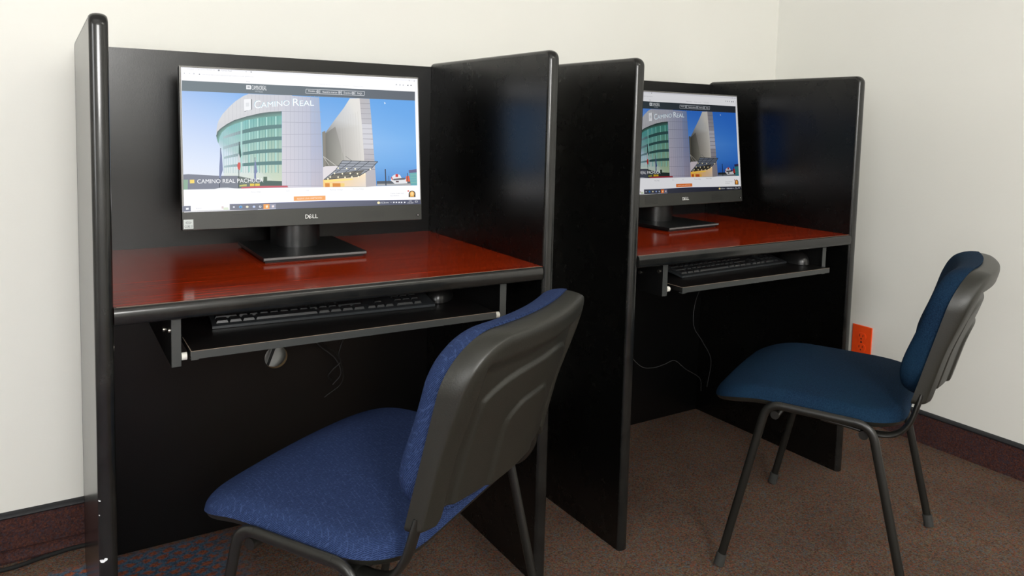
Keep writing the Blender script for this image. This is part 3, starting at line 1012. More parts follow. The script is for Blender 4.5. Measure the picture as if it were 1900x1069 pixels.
[0, [1089,-592,1097,-578,1110,-572,1122,-578,1130,-592,1121,-606,1109,-612,1097,-606], [255,246,215]],
[0, [445,-657,453,-644,465,-638,477,-644,484,-658,476,-671,464,-677,452,-671], [255,246,215]],
[0, [628,-663,636,-650,648,-644,660,-650,668,-664,660,-677,647,-683,636,-677], [255,246,215]],
[0, [790,-670,798,-657,810,-651,822,-657,830,-671,822,-685,809,-690,797,-684], [255,246,215]],
[0, [953,-665,962,-652,974,-646,986,-652,994,-666,986,-680,973,-685,961,-679], [255,246,215]],
[0, [1111,-660,1119,-647,1132,-641,1144,-647,1152,-661,1143,-675,1131,-680,1119,-674], [255,246,215]],
[0, [390,-698,399,-685,411,-679,422,-685,430,-699,422,-712,410,-718,398,-712], [255,246,215]],
[0, [1255,-602,1263,-588,1276,-582,1288,-588,1296,-602,1287,-616,1275,-622,1263,-616], [255,246,215]],
[0, [1576,-771,1894,-771,2193,-787,2432,-787,2429,-894,1573,-882], [78,84,92]],
[0, [1583,-837,2427,-843,2426,-891,1573,-882], [160,162,166]],
[0, [1919,-759,1946,-681,1997,-639,2081,-609,2163,-638,2203,-717,2345,-751,2343,-837,2025,-846], [225,225,228]],
[0, [2047,-613,2114,-614,2112,-684,2045,-683], [200,50,45]],
[0, [1978,-726,2296,-703,2278,-750,1994,-763], [90,90,98]],
[0, [2051,-774,2126,-775,2125,-812,2050,-811], [80,50,55]],
[0, [1933,-689,1956,-678,1978,-744,1954,-762], [205,60,45]],
[0, [2310,-672,2389,-657,2420,-796,2313,-797], [212,88,50]],
[0, [1778,-493,1806,-493,1813,-881,1787,-880], [50,60,78]],
[0, [1871,-649,1884,-649,1884,-789,1871,-789], [60,70,90]],
[0, [2384,-523,2592,-502,2596,-890,2434,-888], [98,165,172]],
[0, [2384,-523,2592,-502,2594,-581,2393,-594], [95,90,130]],
[0, [2339,-593,2356,-594,2359,-837,2343,-837], [60,60,66]],
[0, [2424,-646,2599,-641,2599,-633,2424,-638], [130,190,160]],
[0, [2422,-706,2598,-701,2597,-693,2422,-698], [130,190,160]],
[0, [2421,-765,2596,-761,2596,-753,2420,-758], [130,190,160]],
[0, [2419,-825,2594,-821,2594,-813,2419,-817], [130,190,160]],
[0, [-1907,-5,-1949,-869,-1934,-870,-1892,-6], [52,60,74]],
[0, [-1896,-17,-1876,-159,-1864,-467,-1901,-592,-1905,-647,-1942,-647,-1934,-396,-1916,-187], [122,132,168]],
[0, [-1522,137,-1557,-872,-1542,-872,-1507,137], [60,72,74]],
[0, [-1515,130,-1495,24,-1477,-160,-1503,-224,-1529,-146], [54,88,84]],
[0, [-1528,-118,-1503,-224,-1503,-315,-1553,-315,-1546,-188], [205,208,212]],
[0, [-1549,-312,-1501,-313,-1499,-400,-1516,-478,-1556,-456,-1568,-385], [205,90,85]],
[0, [-1199,-203,-1220,-861,-1208,-861,-1186,-204], [70,78,92]],
[0, [-1190,-218,-1173,-346,-1149,-518,-1178,-560,-1177,-688,-1223,-687,-1212,-403], [125,135,172]],
[0, [-1504,-873,-1483,-841,-1201,-830,-1006,-827,-508,-834,-492,-872], [192,92,104]],
[0, [-2066,-874,-1933,-849,-1773,-849,-1639,-866,-1504,-873], [225,228,232]],
[0, [-1248,1065,-1229,1057,-1233,834,-1389,788,-1394,802,-1253,834], [110,112,118]],
[0, [-1397,1051,-1251,1066,-1251,834,-1310,813,-1399,799], [240,241,244]],
[0, [-1361,977,-1292,984,-1294,901,-1363,892], [222,224,228]],
["C", [-1190,860,-1059,879,168], [165,200,215]],
["AMINO", [-1050,882,-427,954,118], [165,200,215]],
["R", [-355,946,-216,955,163], [165,200,215]],
["EAL", [-205,950,117,965,117], [165,200,215]],
["C", [-1180,854,-1049,874,169], [246,250,253]],
["AMINO", [-1041,877,-417,948,117], [246,250,253]],
["R", [-345,940,-206,950,164], [246,250,253]],
["EAL", [-194,944,127,960,118], [246,250,253]],
[0, [-2526,-667,-2439,-666,-2438,-739,-2525,-742], [245,215,110]],
["CAMINO REAL PACHUCA", [-2381,-747,-1029,-748,86], [250,251,253]],
[0, [-1343,1363,-1243,1361,-1245,1273,-1345,1273], [240,242,244]],
[0, [-1319,1338,-1267,1338,-1268,1295,-1320,1296], [175,180,186]],
["CAMINOREAL", [-1227,1265,-914,1266,97], [238,240,242]],
["HOTELES", [-1161,1219,-994,1215,32], [190,196,202]],
[0, [-45,1324,1323,1320,1323,1329,-44,1333], [225,228,232]],
[0, [-54,1232,1312,1222,1313,1231,-54,1241], [225,228,232]],
[0, [-49,1329,-58,1237,-50,1237,-40,1328], [225,228,232]],
[0, [269,1329,262,1234,271,1234,278,1329], [225,228,232]],
[0, [773,1328,766,1231,775,1231,782,1328], [225,228,232]],
[0, [1091,1325,1086,1227,1095,1228,1101,1325], [225,228,232]],
[0, [1323,1322,1311,1227,1320,1226,1332,1322], [225,228,232]],
["Hoteles", [6,1269,163,1268,41], [240,240,243]],
["Nuestras marcas", [332,1260,668,1258,42], [240,240,243]],
["Eventos", [829,1257,994,1257,43], [240,240,243]],
["FAQS", [1151,1254,1265,1253,43], [240,240,243]],
[0, [251,1284,245,1265,229,1253,209,1253,194,1263,188,1281,195,1300,211,1312,230,1313,246,1302], [225,228,232]],
[0, [241,1283,237,1271,226,1263,213,1263,203,1270,199,1282,203,1294,214,1302,227,1303,237,1295], [90,96,105]],
[0, [230,1283,228,1277,223,1273,216,1273,211,1276,209,1282,211,1288,217,1292,223,1293,228,1289], [225,228,232]],
[0, [758,1280,751,1262,735,1250,715,1249,699,1260,693,1278,699,1297,716,1309,736,1310,752,1299], [225,228,232]],
[0, [747,1280,742,1268,731,1259,718,1259,707,1266,704,1278,708,1291,719,1299,732,1300,743,1292], [90,96,105]],
[0, [736,1280,734,1273,728,1269,722,1269,716,1273,714,1279,717,1285,722,1289,729,1289,734,1286], [225,228,232]],
[0, [1078,1276,1071,1257,1054,1244,1034,1244,1017,1255,1012,1273,1018,1292,1035,1305,1055,1305,1072,1294], [225,228,232]],
[0, [1067,1275,1062,1263,1051,1255,1037,1254,1026,1261,1023,1274,1027,1286,1038,1295,1052,1295,1063,1288], [90,96,105]],
[0, [1056,1275,1053,1269,1048,1265,1041,1264,1035,1268,1034,1274,1036,1280,1041,1285,1048,1285,1054,1281], [225,228,232]],
[0, [1807,1099,1845,1059,1826,1058,1812,1045], [235,245,252]],
[0, [2600,1541,2640,1543,2666,-1207,2619,-1206], [244,244,247]],
[0, [-374,-1077,342,-1078,342,-1175,-375,-1175], [240,165,95]],
["RESERVE UNA HABITACION", [-302,-1151,258,-1148,41], [255,228,205]],
["Pachuca, Hidalgo", [-1289,-968,-1084,-969,30], [205,206,210]],
["Pachuca, Hidalgo", [-536,-964,-465,-961,31], [205,206,210]],
["Pachuca, Hidalgo", [-93,-963,-32,-959,32], [205,206,210]],
["Pachuca, Hidalgo", [449,-964,752,-966,32], [205,206,210]],
["Pachuca, Hidalgo", [995,-959,1255,-960,33], [205,206,210]],
["Tienes dudas hoy?", [1908,-1087,2253,-1090,32], [190,190,194]],
["Escribenos", [1907,-1138,2122,-1140,32], [190,190,194]],
[0, [2370,-1096,2374,-1075,2383,-1056,2398,-1039,2416,-1027,2437,-1019,2460,-1017,2483,-1020,2504,-1029,2522,-1042,2536,-1060,2544,-1080,2546,-1101,2544,-1179,2368,-1174], [52,38,30]],
[0, [2518,-1097,2512,-1124,2494,-1145,2470,-1156,2443,-1155,2420,-1143,2404,-1121,2399,-1094,2405,-1067,2422,-1046,2447,-1034,2473,-1035,2497,-1048,2513,-1070], [240,180,90]],
[0, [2393,-1162,2426,-1127,2489,-1129,2520,-1166], [245,190,100]],
[0, [2490,-1089,2485,-1109,2473,-1123,2457,-1128,2442,-1122,2431,-1108,2427,-1088,2432,-1068,2443,-1054,2459,-1049,2475,-1055,2486,-1070], [250,215,150]],
[0, [2343,-1004,2382,-1005,2380,-1044,2342,-1043], [215,110,100]],
[0, [-2685,-1213,-1719,-1199,-1135,-1204,294,-1196,2667,-1237,2685,-1349,290,-1362,-1722,-1336,-2688,-1329], [130,132,142,112,114,146,104,108,150,104,108,152,66,70,96,60,64,86,98,102,142,112,114,150,130,132,142]],
[0, [-2658,-1216,-2526,-1215,-2524,-1324,-2664,-1325], [122,126,142]],
[0, [-2615,-1253,-2562,-1249,-2560,-1287,-2614,-1291], [244,246,250]],
[0, [-2520,-1144,-1742,-1158,-1741,-1326,-2520,-1323], [252,252,254]],
["Buscar", [-2414,-1282,-2299,-1280,28], [205,205,208]],
[0, [-1880,-1269,-1773,-1269,-1764,-1319,-1868,-1318], [222,232,210]],
[0, [-1908,-1244,-1866,-1243,-1867,-1293,-1907,-1294], [222,205,205]],
[0, [-1637,-1275,-1649,-1284,-1666,-1283,-1677,-1273,-1677,-1260,-1665,-1250,-1649,-1251,-1637,-1261], [225,228,240]],
[0, [-1484,-1281,-1503,-1296,-1529,-1295,-1547,-1279,-1547,-1258,-1528,-1243,-1502,-1244,-1484,-1260], [120,190,235]],
[0, [-1352,-1282,-1369,-1295,-1392,-1294,-1408,-1280,-1407,-1261,-1391,-1248,-1368,-1249,-1352,-1263], [238,232,205]],
[0, [-1211,-1284,-1227,-1297,-1251,-1297,-1267,-1283,-1266,-1264,-1250,-1251,-1227,-1251,-1211,-1265], [190,205,240]],
[0, [-1082,-1286,-1097,-1298,-1118,-1297,-1133,-1284,-1133,-1267,-1118,-1255,-1097,-1256,-1082,-1268], [235,240,248]],
[0, [-1534,-1260,-1494,-1262,-1505,-1292,-1529,-1288], [60,110,190]],
[0, [-1117,-1263,-1096,-1264,-1097,-1284,-1117,-1283], [60,64,96]],
[0, [-1037,-1225,-908,-1225,-910,-1339,-1038,-1340], [240,160,85]],
[0, [-989,-1258,-943,-1252,-941,-1302,-986,-1311], [255,235,205]],
[0, [-904,-1225,-770,-1224,-770,-1336,-905,-1336], [150,152,172]],
[0, [-861,-1261,-808,-1257,-806,-1300,-857,-1305], [240,225,225]],
[0, [-1157,-1339,-770,-1338,-770,-1333,-1157,-1333], [230,235,245]],
[0, [1643,-1282,1636,-1298,1617,-1308,1594,-1307,1576,-1296,1569,-1279,1577,-1262,1595,-1253,1618,-1253,1637,-1264], [250,235,185]],
["8°C Bruma", [1656,-1301,1855,-1298,38], [238,240,246]],
[0, [1896,-1293,1917,-1271,1937,-1294,1917,-1281], [228,230,238]],
[0, [1969,-1269,2003,-1269,2002,-1301,1968,-1303], [228,230,238]],
[0, [2034,-1272,2068,-1271,2068,-1303,2033,-1305], [228,230,238]],
[0, [2103,-1274,2137,-1273,2137,-1306,2102,-1308], [228,230,238]],
[0, [2165,-1276,2200,-1275,2199,-1308,2164,-1310], [228,230,238]],
[0, [2245,-1278,2280,-1278,2279,-1310,2244,-1312], [228,230,238]],
["9:45", [2371,-1279,2441,-1278,26], [235,236,242]],
["17/01/2023", [2331,-1323,2489,-1320,26], [235,236,242]],
[0, [2535,-1271,2592,-1271,2592,-1265,2535,-1264], [235,236,242]],
[0, [2534,-1304,2591,-1304,2591,-1297,2534,-1297], [235,236,242]],
[0, [2531,-1268,2531,-1300,2538,-1301,2539,-1268], [235,236,242]],
[0, [2588,-1268,2587,-1301,2594,-1301,2595,-1268], [235,236,242]]]

# ------------------------------------------------------------------ monitors
def screen_mesh():
    bmv, faces, cols = [], [], []
    z = 0.0

    def add(vs, fs, cl):
        base = len(bmv)
        bmv.extend((x, -z, y) for x, y in vs)
        for f in fs:
            faces.append([base + i for i in f])
            cols.append([cl[i] for i in f])

    def unpack(c):
        return [rgb(*c[i:i + 3]) for i in range(0, len(c), 3)]
    add([(-0.2652, -0.1345), (0.2672, -0.1345), (0.2672, 0.1683), (-0.2652, 0.1683)], [(0, 1, 2, 3)], [rgb(251, 251, 253)] * 4)
    cache = {}
    for e in SCREEN_PICTURE:
        z += 0.0000030
        if e[0] == 0:
            co = e[1]
            vs = [(co[i] / 10000, co[i + 1] / 10000) for i in range(0, len(co), 2)]
            cl = unpack(e[2])
            if len(cl) == 1:
                cl = cl * len(vs)
            n = len(vs)
            if n > 4:
                tris = __import__('mathutils').geometry.tessellate_polygon([[Vector((a, b, 0)) for a, b in vs]])
                add(vs, [tuple(t) for t in tris], cl)
            else:
                add(vs, [tuple(range(n))], cl)
        else:
            s, a, c = e
            if s not in cache:
                cache[s] = text_mesh(s)
            tv, tf = cache[s]
            mx0, mx1 = min(v[0] for v in tv), max(v[0] for v in tv)
            my = max(v[1] for v in tv)
            my0 = 0.0
            sx_, sy_ = (a[2] - a[0]) / 10000, (a[3] - a[1]) / 10000
            hh = a[4] / 10000
            vs = []
            for x, y in tv:
                u = (x - mx0) / (mx1 - mx0)
                vs.append((a[0] / 10000 + sx_ * u, a[1] / 10000 + sy_ * u + hh * (y - my0) / (my - my0)))
            add(vs, tf, unpack(c) * len(vs))
    me = bpy.data.meshes.new('screen')
    me.from_pydata(bmv, [], faces)
    at = me.color_attributes.new('Col', 'FLOAT_COLOR', 'CORNER')
    k = 0
    for cl in cols:
        for c in cl:
            at.data[k].color = c
            k += 1
    return me


def letters(bm, s, x0, x1, z0, z1, y, th, mi=0, skew=None):
    vs, fs = text_mesh(s)
    ax0, ax1 = min(v[0] for v in vs), max(v[0] for v in vs)
    ay0, ay1 = min(v[1] for v in vs), max(v[1] for v in vs)
    V = []
    for x, yy in vs:
        px, pz = x0 + (x - ax0) / (ax1 - ax0) * (x1 - x0), z0 + (yy - ay0) / (ay1 - ay0) * (z1 - z0)
        if skew:
            cx, cz = (x0 + x1) / 2, (z0 + z1) / 2
            dx, dz = px - cx, pz - cz
            c, q = math.cos(skew), math.sin(skew)
            px, pz = cx + dx * c - dz * q, cz + dx * q + dz * c
        V.append((px, pz))
    A = [bm.verts.new((p[0], y, p[1])) for p in V]
    fl = []
    for f in fs:
        try:
            fc = bm.faces.new([A[i] for i in f])
            fc.material_index = mi
            fl.append(fc)
        except ValueError:
            pass
    r = bmesh.ops.extrude_face_region(bm, geom=fl)
    for g in r['geom']:
        if isinstance(g, bmesh.types.BMVert):
            g.co.y -= th
        elif isinstance(g, bmesh.types.BMFace):
            g.material_index = mi


SCREEN_ME = screen_mesh()
ZT = 0.7112


def monitor(label, parent_m, mx, my, mz, rot, tilt, bpos, brot, smat):
    """all-in-one computer; origin at the foot of the stand on the desktop"""
    foot = parent_m @ Vector((bpos[0], bpos[1], ZT))
    base_rot = parent_m.to_euler().z + brot
    t = thing('desktop_computer', label, 'computer', foot, base_rot, 'all-in-one computers on the carrel desks')
    inv = Matrix.LocRotScale(foot, Matrix.Rotation(base_rot, 3, 'Z'), None).inverted()
    head_w = parent_m @ (Matrix.Translation((mx, my, mz)) @ Matrix.Rotation(rot, 4, 'Z') @ Matrix.Rotation(-tilt, 4, 'X'))
    hm = inv @ head_w

    def put(o):
        o.matrix_local = hm
        return o
    hw, hh = 0.27, 0.1727
    # housing: thin front slab and a deeper rear shell with a taper
    bm = bmesh.new()
    box(bm, -hw, hw, 0.0, 0.020, -hh, hh, 0.003, 3)
    hs = put(obj('housing', bm, M['bezel_dark'], t, smooth=True, angle=30))
    bm = bmesh.new()
    ring = [(-hw + .004, 0.019, -hh + .004), (hw - .004, 0.019, -hh + .004), (hw - .004, 0.019, hh - .004), (-hw + .004, 0.019, hh - .004)]
    ring2 = [(-hw + .035, 0.052, -hh + .03), (hw - .035, 0.052, -hh + .03), (hw - .035, 0.052, hh - .03), (-hw + .035, 0.052, hh - .03)]
    A = [bm.verts.new(v) for v in ring]
    B = [bm.verts.new(v) for v in ring2]
    bm.faces.new(A)
    bm.faces.new(B[::-1])
    for k in range(4):
        bm.faces.new((A[k], A[(k + 1) % 4], B[(k + 1) % 4], B[k]))
    put(obj('rear_cover', bm, M['bezel_dark'], t))
    # bezel frame around the panel, deep chin below
    bm = bmesh.new()
    o, i0, i1, ib, it = hw - 0.0008, -0.2652, 0.2672, -0.1345, 0.1683
    for (a, b, c, d) in ((-o, i0, -hh + .001, hh - .001), (i1, o, -hh + .001, hh - .001), (i0, i1, it, hh - .001)):
        box(bm, a, b, -0.0010, 0.002, c, d, 0.0004, 1)
    put(obj('bezel', bm, M['rim'], t))
    bm = bmesh.new()
    box(bm, -o, o, -0.0016, 0.002, -hh + .0008, ib, 0.0006, 2)
    chin = put(obj('chin', bm, M['bezel'], t))
    # speaker grille dots pressed in the chin
    for gx, gn in ((-0.1465, 22), (0.1465, 22)):
        bm = bmesh.new()
        for r_ in range(7):
            for c_ in range(gn):
                x, z = gx + (c_ - gn / 2 + .5) * 0.00245, -0.1548 + (r_ - 3) * 0.0026
                box(bm, x - .0005, x + .0005, -0.0019, -0.0015, z - .0005, z + .0005)
        if gx < 0:
            box(bm, gx - 0.024, gx + 0.028, -0.0021, -0.0015, -0.1436, -0.1428)
        obj('speaker_grille', bm, M['bezel_dark'], chin)
    me = SCREEN_ME.copy()
    me.materials.append(smat)
    s_ = bpy.data.objects.new('screen', me)
    C.objects.link(s_)
    s_.parent = t
    s_.matrix_local = hm @ Matrix.Translation((0, -0.0001, 0))
    # maker's lettering on the chin, slanted second letter
    bm = bmesh.new()
    z0, z1 = -0.1578, -0.1490
    letters(bm, 'D', -0.0128, -0.0055, z0, z1, -0.0015, 0.0006)
    letters(bm, 'E', -0.0053, 0.0022, z0 + .0006, z1 - .0006, -0.0015, 0.0006, skew=R(28))
    letters(bm, 'L', 0.0036, 0.0089, z0, z1, -0.0015, 0.0006)
    letters(bm, 'L', 0.0099, 0.0156, z0, z1, -0.0015, 0.0006)
    for f in list(bm.faces):
        pass
    lg = put(obj('logo', bm, M['logo'], t))
    bm = bmesh.new()
    box(bm, -0.2666, -0.2476, -0.0020, -0.0015, -0.1690, -0.1497)
    st = put(obj('sticker', bm, M['sticker'], t))
    bm = bmesh.new()
    letters(bm, 'CORE i5', -0.2648, -0.2494, -0.1668, -0.1618, -0.0019, 0.0003)
    letters(bm, 'intel', -0.2605, -0.2535, -0.1573, -0.1544, -0.0019, 0.0003)
    for k in range(20):
        a0, a1 = 2 * PI * k / 20, 2 * PI * (k + 1) / 20
        if k == 2:
            continue
        q = [(-0.2570 + r * math.cos(a) * 1.65, -0.0022, -0.1560 + r * math.sin(a) * 0.85) for r, a in ((0.0029, a0), (0.0029, a1), (0.0034, a1), (0.0034, a0))]
        bm.faces.new([bm.verts.new(v) for v in q])
    obj('print', bm, M['ink'], st)
    bm = bmesh.new()
    tube(bm, [(0.2592, -0.0012, -0.1605), (0.2592, -0.0022, -0.1605)], 0.0042, seg=20)
    pb = put(obj('power_button', bm, M['bezel_dark'], t, smooth=True))
    bm = bmesh.new()
    box(bm, 0.2587, 0.2597, -0.0028, -0.0022, -0.1622, -0.1588)
    lt = obj('indicator', bm, M['logo'], pb)
    # the stand: rounded neck and flat rectangular foot
    bm = bmesh.new()
    pts = []
    for k in range(13):
        a = PI + PI * k / 12
        pts.append((0.051 * math.cos(a), 0.026 + 0.040 * math.sin(a)))
    pts += [(0.051, 0.070), (-0.051, 0.070)]
    prism(bm, pts, 2, 0.006, 0.200)
    obj('stand_neck', bm, M['stand'], t, smooth=True, angle=50)
    bm = bmesh.new()
    prism(bm, [(-0.1135, -0.117), (0.1135, -0.117), (0.1135, 0.117), (-0.1135, 0.117)], 2, 0.0045, 0.0115)
    prism(bm, [(-0.108, -0.110), (0.108, -0.110), (0.108, 0.112), (-0.108, 0.112)], 2, 0.0, 0.0046)
    bs = obj('stand_base', bm, M['stand'], t)
    bm = bmesh.new()
    box(bm, -0.1128, 0.1128, -0.1180, -0.1168, 0.0062, 0.0106, 0.0004, 1)
    obj('base_edge', bm, M['stand_edge'], bs)
    return t


MA = Matrix.Identity(4)
MB = Matrix.Translation((1.0964, 0.0112, 0)) @ Matrix.Rotation(R(0.6028), 4, 'Z')
monitor('large bright all-in-one computer on the left carrel desk, whole screen in view', MA, 0.4522, 0.3662, 0.9471, R(-2.357), R(5.72),
        (0.4390, 0.3840), R(0.0), M['screen'])
monitor('dimmer all-in-one computer on the right carrel desk, left side hidden by the partition', MB, 0.5260, 0.3620, 0.9460, R(2.544), R(6.72),
        (0.4840, 0.3860), R(5.0), M['screen_dim'])


# ------------------------------------------------------------------ keyboards and mice
def keyboard(label, m, x, y, z, rot):
    loc = m @ Vector((x, y, z))
    t = thing('keyboard', label, 'keyboard', loc, m.to_euler().z + rot, 'black keyboards on the sliding trays')
    bm = bmesh.new()
    prism(bm, [(0, 0), (0, 0.0048), (0.004, 0.0062), (0.123, 0.0292), (0.128, 0.0262), (0.128, 0.018), (0.10, 0.016)], 0, 0, 0.442)
    obj('body', bm, M['kbody'], t)
    U = 0.01905
    x0 = 0.007
    rows = [
        [1.25, 1.25, 1.25, 6.25, 1.25, 1.25, 1.25, 1.25, -.25, 1, 1, 1, -.25, 2, 1],
        [2.25] + [1] * 10 + [2.75, -1.25, 1, -1.25, 1, 1, 1],
        [1.75] + [1] * 11 + [2.25, -3.5, 1, 1, 1],
        [1.5] + [1] * 12 + [1.5, -.25, 1, 1, 1, -.25, 1, 1, 1, 1],
        [1] * 13 + [2, -.25, 1, 1, 1, -.25, 1, 1, 1, 1],
        [1, -1, 1, 1, 1, 1, -.5, 1, 1, 1, 1, -.5, 1, 1, 1, 1, -.25, 1, 1, 1],
    ]
    slope = math.atan2(0.023, 0.119)
    mdata = {}
    n = 0
    rest = bmesh.new()

    def cap(bm, w, ox=0, oy=0, oz=0):
        a, h = 0.0012, 0.0040
        bw, bd = w * U - 0.0012, U - 0.0014
        L = [(a, .0008, 0), (bw, .0008, 0), (bw, bd, 0), (a, bd, 0)]
        Tt = [(a + .0022, .0030, h), (bw - .0022, .0030, h), (bw - .0022, bd - .0015, h + .0004), (a + .0022, bd - .0015, h + .0004)]
        A = [bm.verts.new((p[0] + ox, p[1] + oy, p[2] + oz)) for p in L]
        B = [bm.verts.new((p[0] + ox, p[1] + oy, p[2] + oz)) for p in Tt]
        bm.faces.new(A[::-1])
        bm.faces.new(B)
        for k in range(4):
            bm.faces.new((A[k], A[(k + 1) % 4], B[(k + 1) % 4], B[k]))
    for ri, row in enumerate(rows):
        cx = 0.0
        yy = 0.0085 + ri * U * 0.98 + (0.004 if ri == 5 else 0)
        zz = 0.0064 + (yy - 0.004) * math.tan(slope)
        for wq in row:
            if wq < 0:
                cx += -wq
                continue
            if n < 100:
                if wq not in mdata:
                    bm = bmesh.new()
                    cap(bm, wq)
                    ko = obj('key', bm, M['key'], t)
                    mdata[wq] = ko
                else:
                    ko = mdata[wq].copy()
                    C.objects.link(ko)
                    ko.parent = t
                ko.location = (x0 + cx * U, yy, zz)
                ko.rotation_euler = (slope, 0, 0)
            else:
                cap(rest, wq, x0 + cx * U, yy, zz)
            n += 1
            cx += wq
    if len(rest.verts):
        o = obj('function_keys', rest, M['key'], t)
        o['kind'] = 'stuff'
    else:
        rest.free()
    return t


KA = keyboard('black keyboard on the pulled-out tray under the left desk', MA, 0.1960, 0.1180, 0.6272, R(-3.2))
keyboard('black keyboard on the pulled-out tray under the right desk', MB, 0.2500, 0.0760, 0.6247, R(2.6))
bm = bmesh.new()
box(bm, 0.3105, 0.3255, 0.083, 0.088, 0.0262, 0.0268)
sk = obj('sticker', bm, M['sticker'], KA)  # small pale mark on the keyboard
sk['label'] = 'small cream mark'


def mouse(label, m, x, y, z, rot):
    loc = m @ Vector((x, y, z))
    t = thing('computer_mouse', label, 'mouse', loc, m.to_euler().z + rot, 'black mice on the sliding trays')
    bm = bmesh.new()
    nu, nv = 24, 12
    rings = []
    for j in range(nv + 1):
        a = PI / 2 * j / nv
        ring = []
        for i in range(nu):
            b = 2 * PI * i / nu
            rr = max(0.0, math.cos(a)) ** 0.85
            px = 0.030 * rr * math.copysign(abs(math.cos(b)) ** 0.95, math.cos(b))
            py = 0.056 * rr * math.copysign(abs(math.sin(b)) ** 0.95, math.sin(b))
            pz = 0.034 * math.sin(a) ** 0.9 * (1 - 0.22 * (py / 0.056))
            ring.append(bm.verts.new((px, py, pz + 0.0012)))
        rings.append(ring)
    for j in range(nv):
        for i in range(nu):
            bm.faces.new((rings[j][i], rings[j][(i + 1) % nu], rings[j + 1][(i + 1) % nu], rings[j + 1][i]))
    bm.faces.new(rings[0][::-1])
    bmesh.ops.remove_doubles(bm, verts=bm.verts, dist=1e-5)
    obj('shell', bm, M['mouse'], t, smooth=True, angle=60)
    bm = bmesh.new()
    tube(bm, [(-0.003, 0.030, 0.0268), (0.003, 0.030, 0.0268)], 0.0075, seg=16, ref=Vector((0, 0, 1)))
    obj('scroll_wheel', bm, M['cap'], t, smooth=True)
    return t


mouse('black computer mouse beside the keyboard under the left desk, nearly hidden', MA, 0.680, 0.158, 0.6266, R(-35))
mouse('glossy black computer mouse beside the keyboard under the right desk', MB, 0.7270, 0.1000, 0.6241, R(-14))


# ------------------------------------------------------------------ chairs
def sdist(x, y, hx, hy, r):
    qx, qy = abs(x) - hx + r, abs(y) - hy + r
    return -(math.hypot(max(qx, 0), max(qy, 0)) + min(max(qx, qy), 0) - r)


def rnd(e, rad):
    k = min(max(e / rad, 0.0), 1.0)
    return math.sqrt(max(0.0, 1 - (1 - k) ** 2))


def pillow(bm, hx, hy, rct, fa, fb, nx=46, ny=46, rcb=None):
    """two surfaces over a rounded rectangle (local u across, v along), sewn at the rim; fa/fb(u, v, edge) -> point"""
    def grid(f):
        g = []
        for j in range(ny + 1):
            v = -math.cos(PI * j / ny) * hy
            v = 0.35 * (-hy + 2 * hy * j / ny) + 0.65 * v
            rc = rcb if (rcb is not None and v < 0) else rct
            d = hy - abs(v)
            w = hx if d >= rc else hx - rc + math.sqrt(max(0, rc * rc - (rc - d) ** 2))
            row = []
            for i in range(nx + 1):
                u = 0.35 * (-1 + 2 * i / nx) - 0.65 * math.cos(PI * i / nx)
                u *= w
                row.append(bm.verts.new(f(u, v, max(0.0, sdist(u, v, hx, hy, rc)))))
            g.append(row)
        return g
    G, K = grid(fa), grid(fb)
    for j in range(ny):
        for i in range(nx):
            bm.faces.new((G[j][i], G[j][i + 1], G[j + 1][i + 1], G[j + 1][i]))
            bm.faces.new((K[j][i], K[j + 1][i], K[j + 1][i + 1], K[j][i + 1]))
    for j in range(ny):
        bm.faces.new((G[j][0], G[j + 1][0], K[j + 1][0], K[j][0]))
        bm.faces.new((G[j][nx], K[j][nx], K[j + 1][nx], G[j + 1][nx]))
    for i in range(nx):
        bm.faces.new((G[0][i], K[0][i], K[0][i + 1], G[0][i + 1]))
        bm.faces.new((G[ny][i], G[ny][i + 1], K[ny][i + 1], K[ny][i]))
    bmesh.ops.remove_doubles(bm, verts=bm.verts, dist=2e-5)


def sstep(a, b, x):
    t = min(max((x - a) / (b - a), 0.0), 1.0)
    return t * t * (3 - 2 * t)


def seam(x, z):
    return -0.166 - 0.250 * (z - 0.473) - 0.036 * (1 - min(1, (x / 0.212) ** 2))


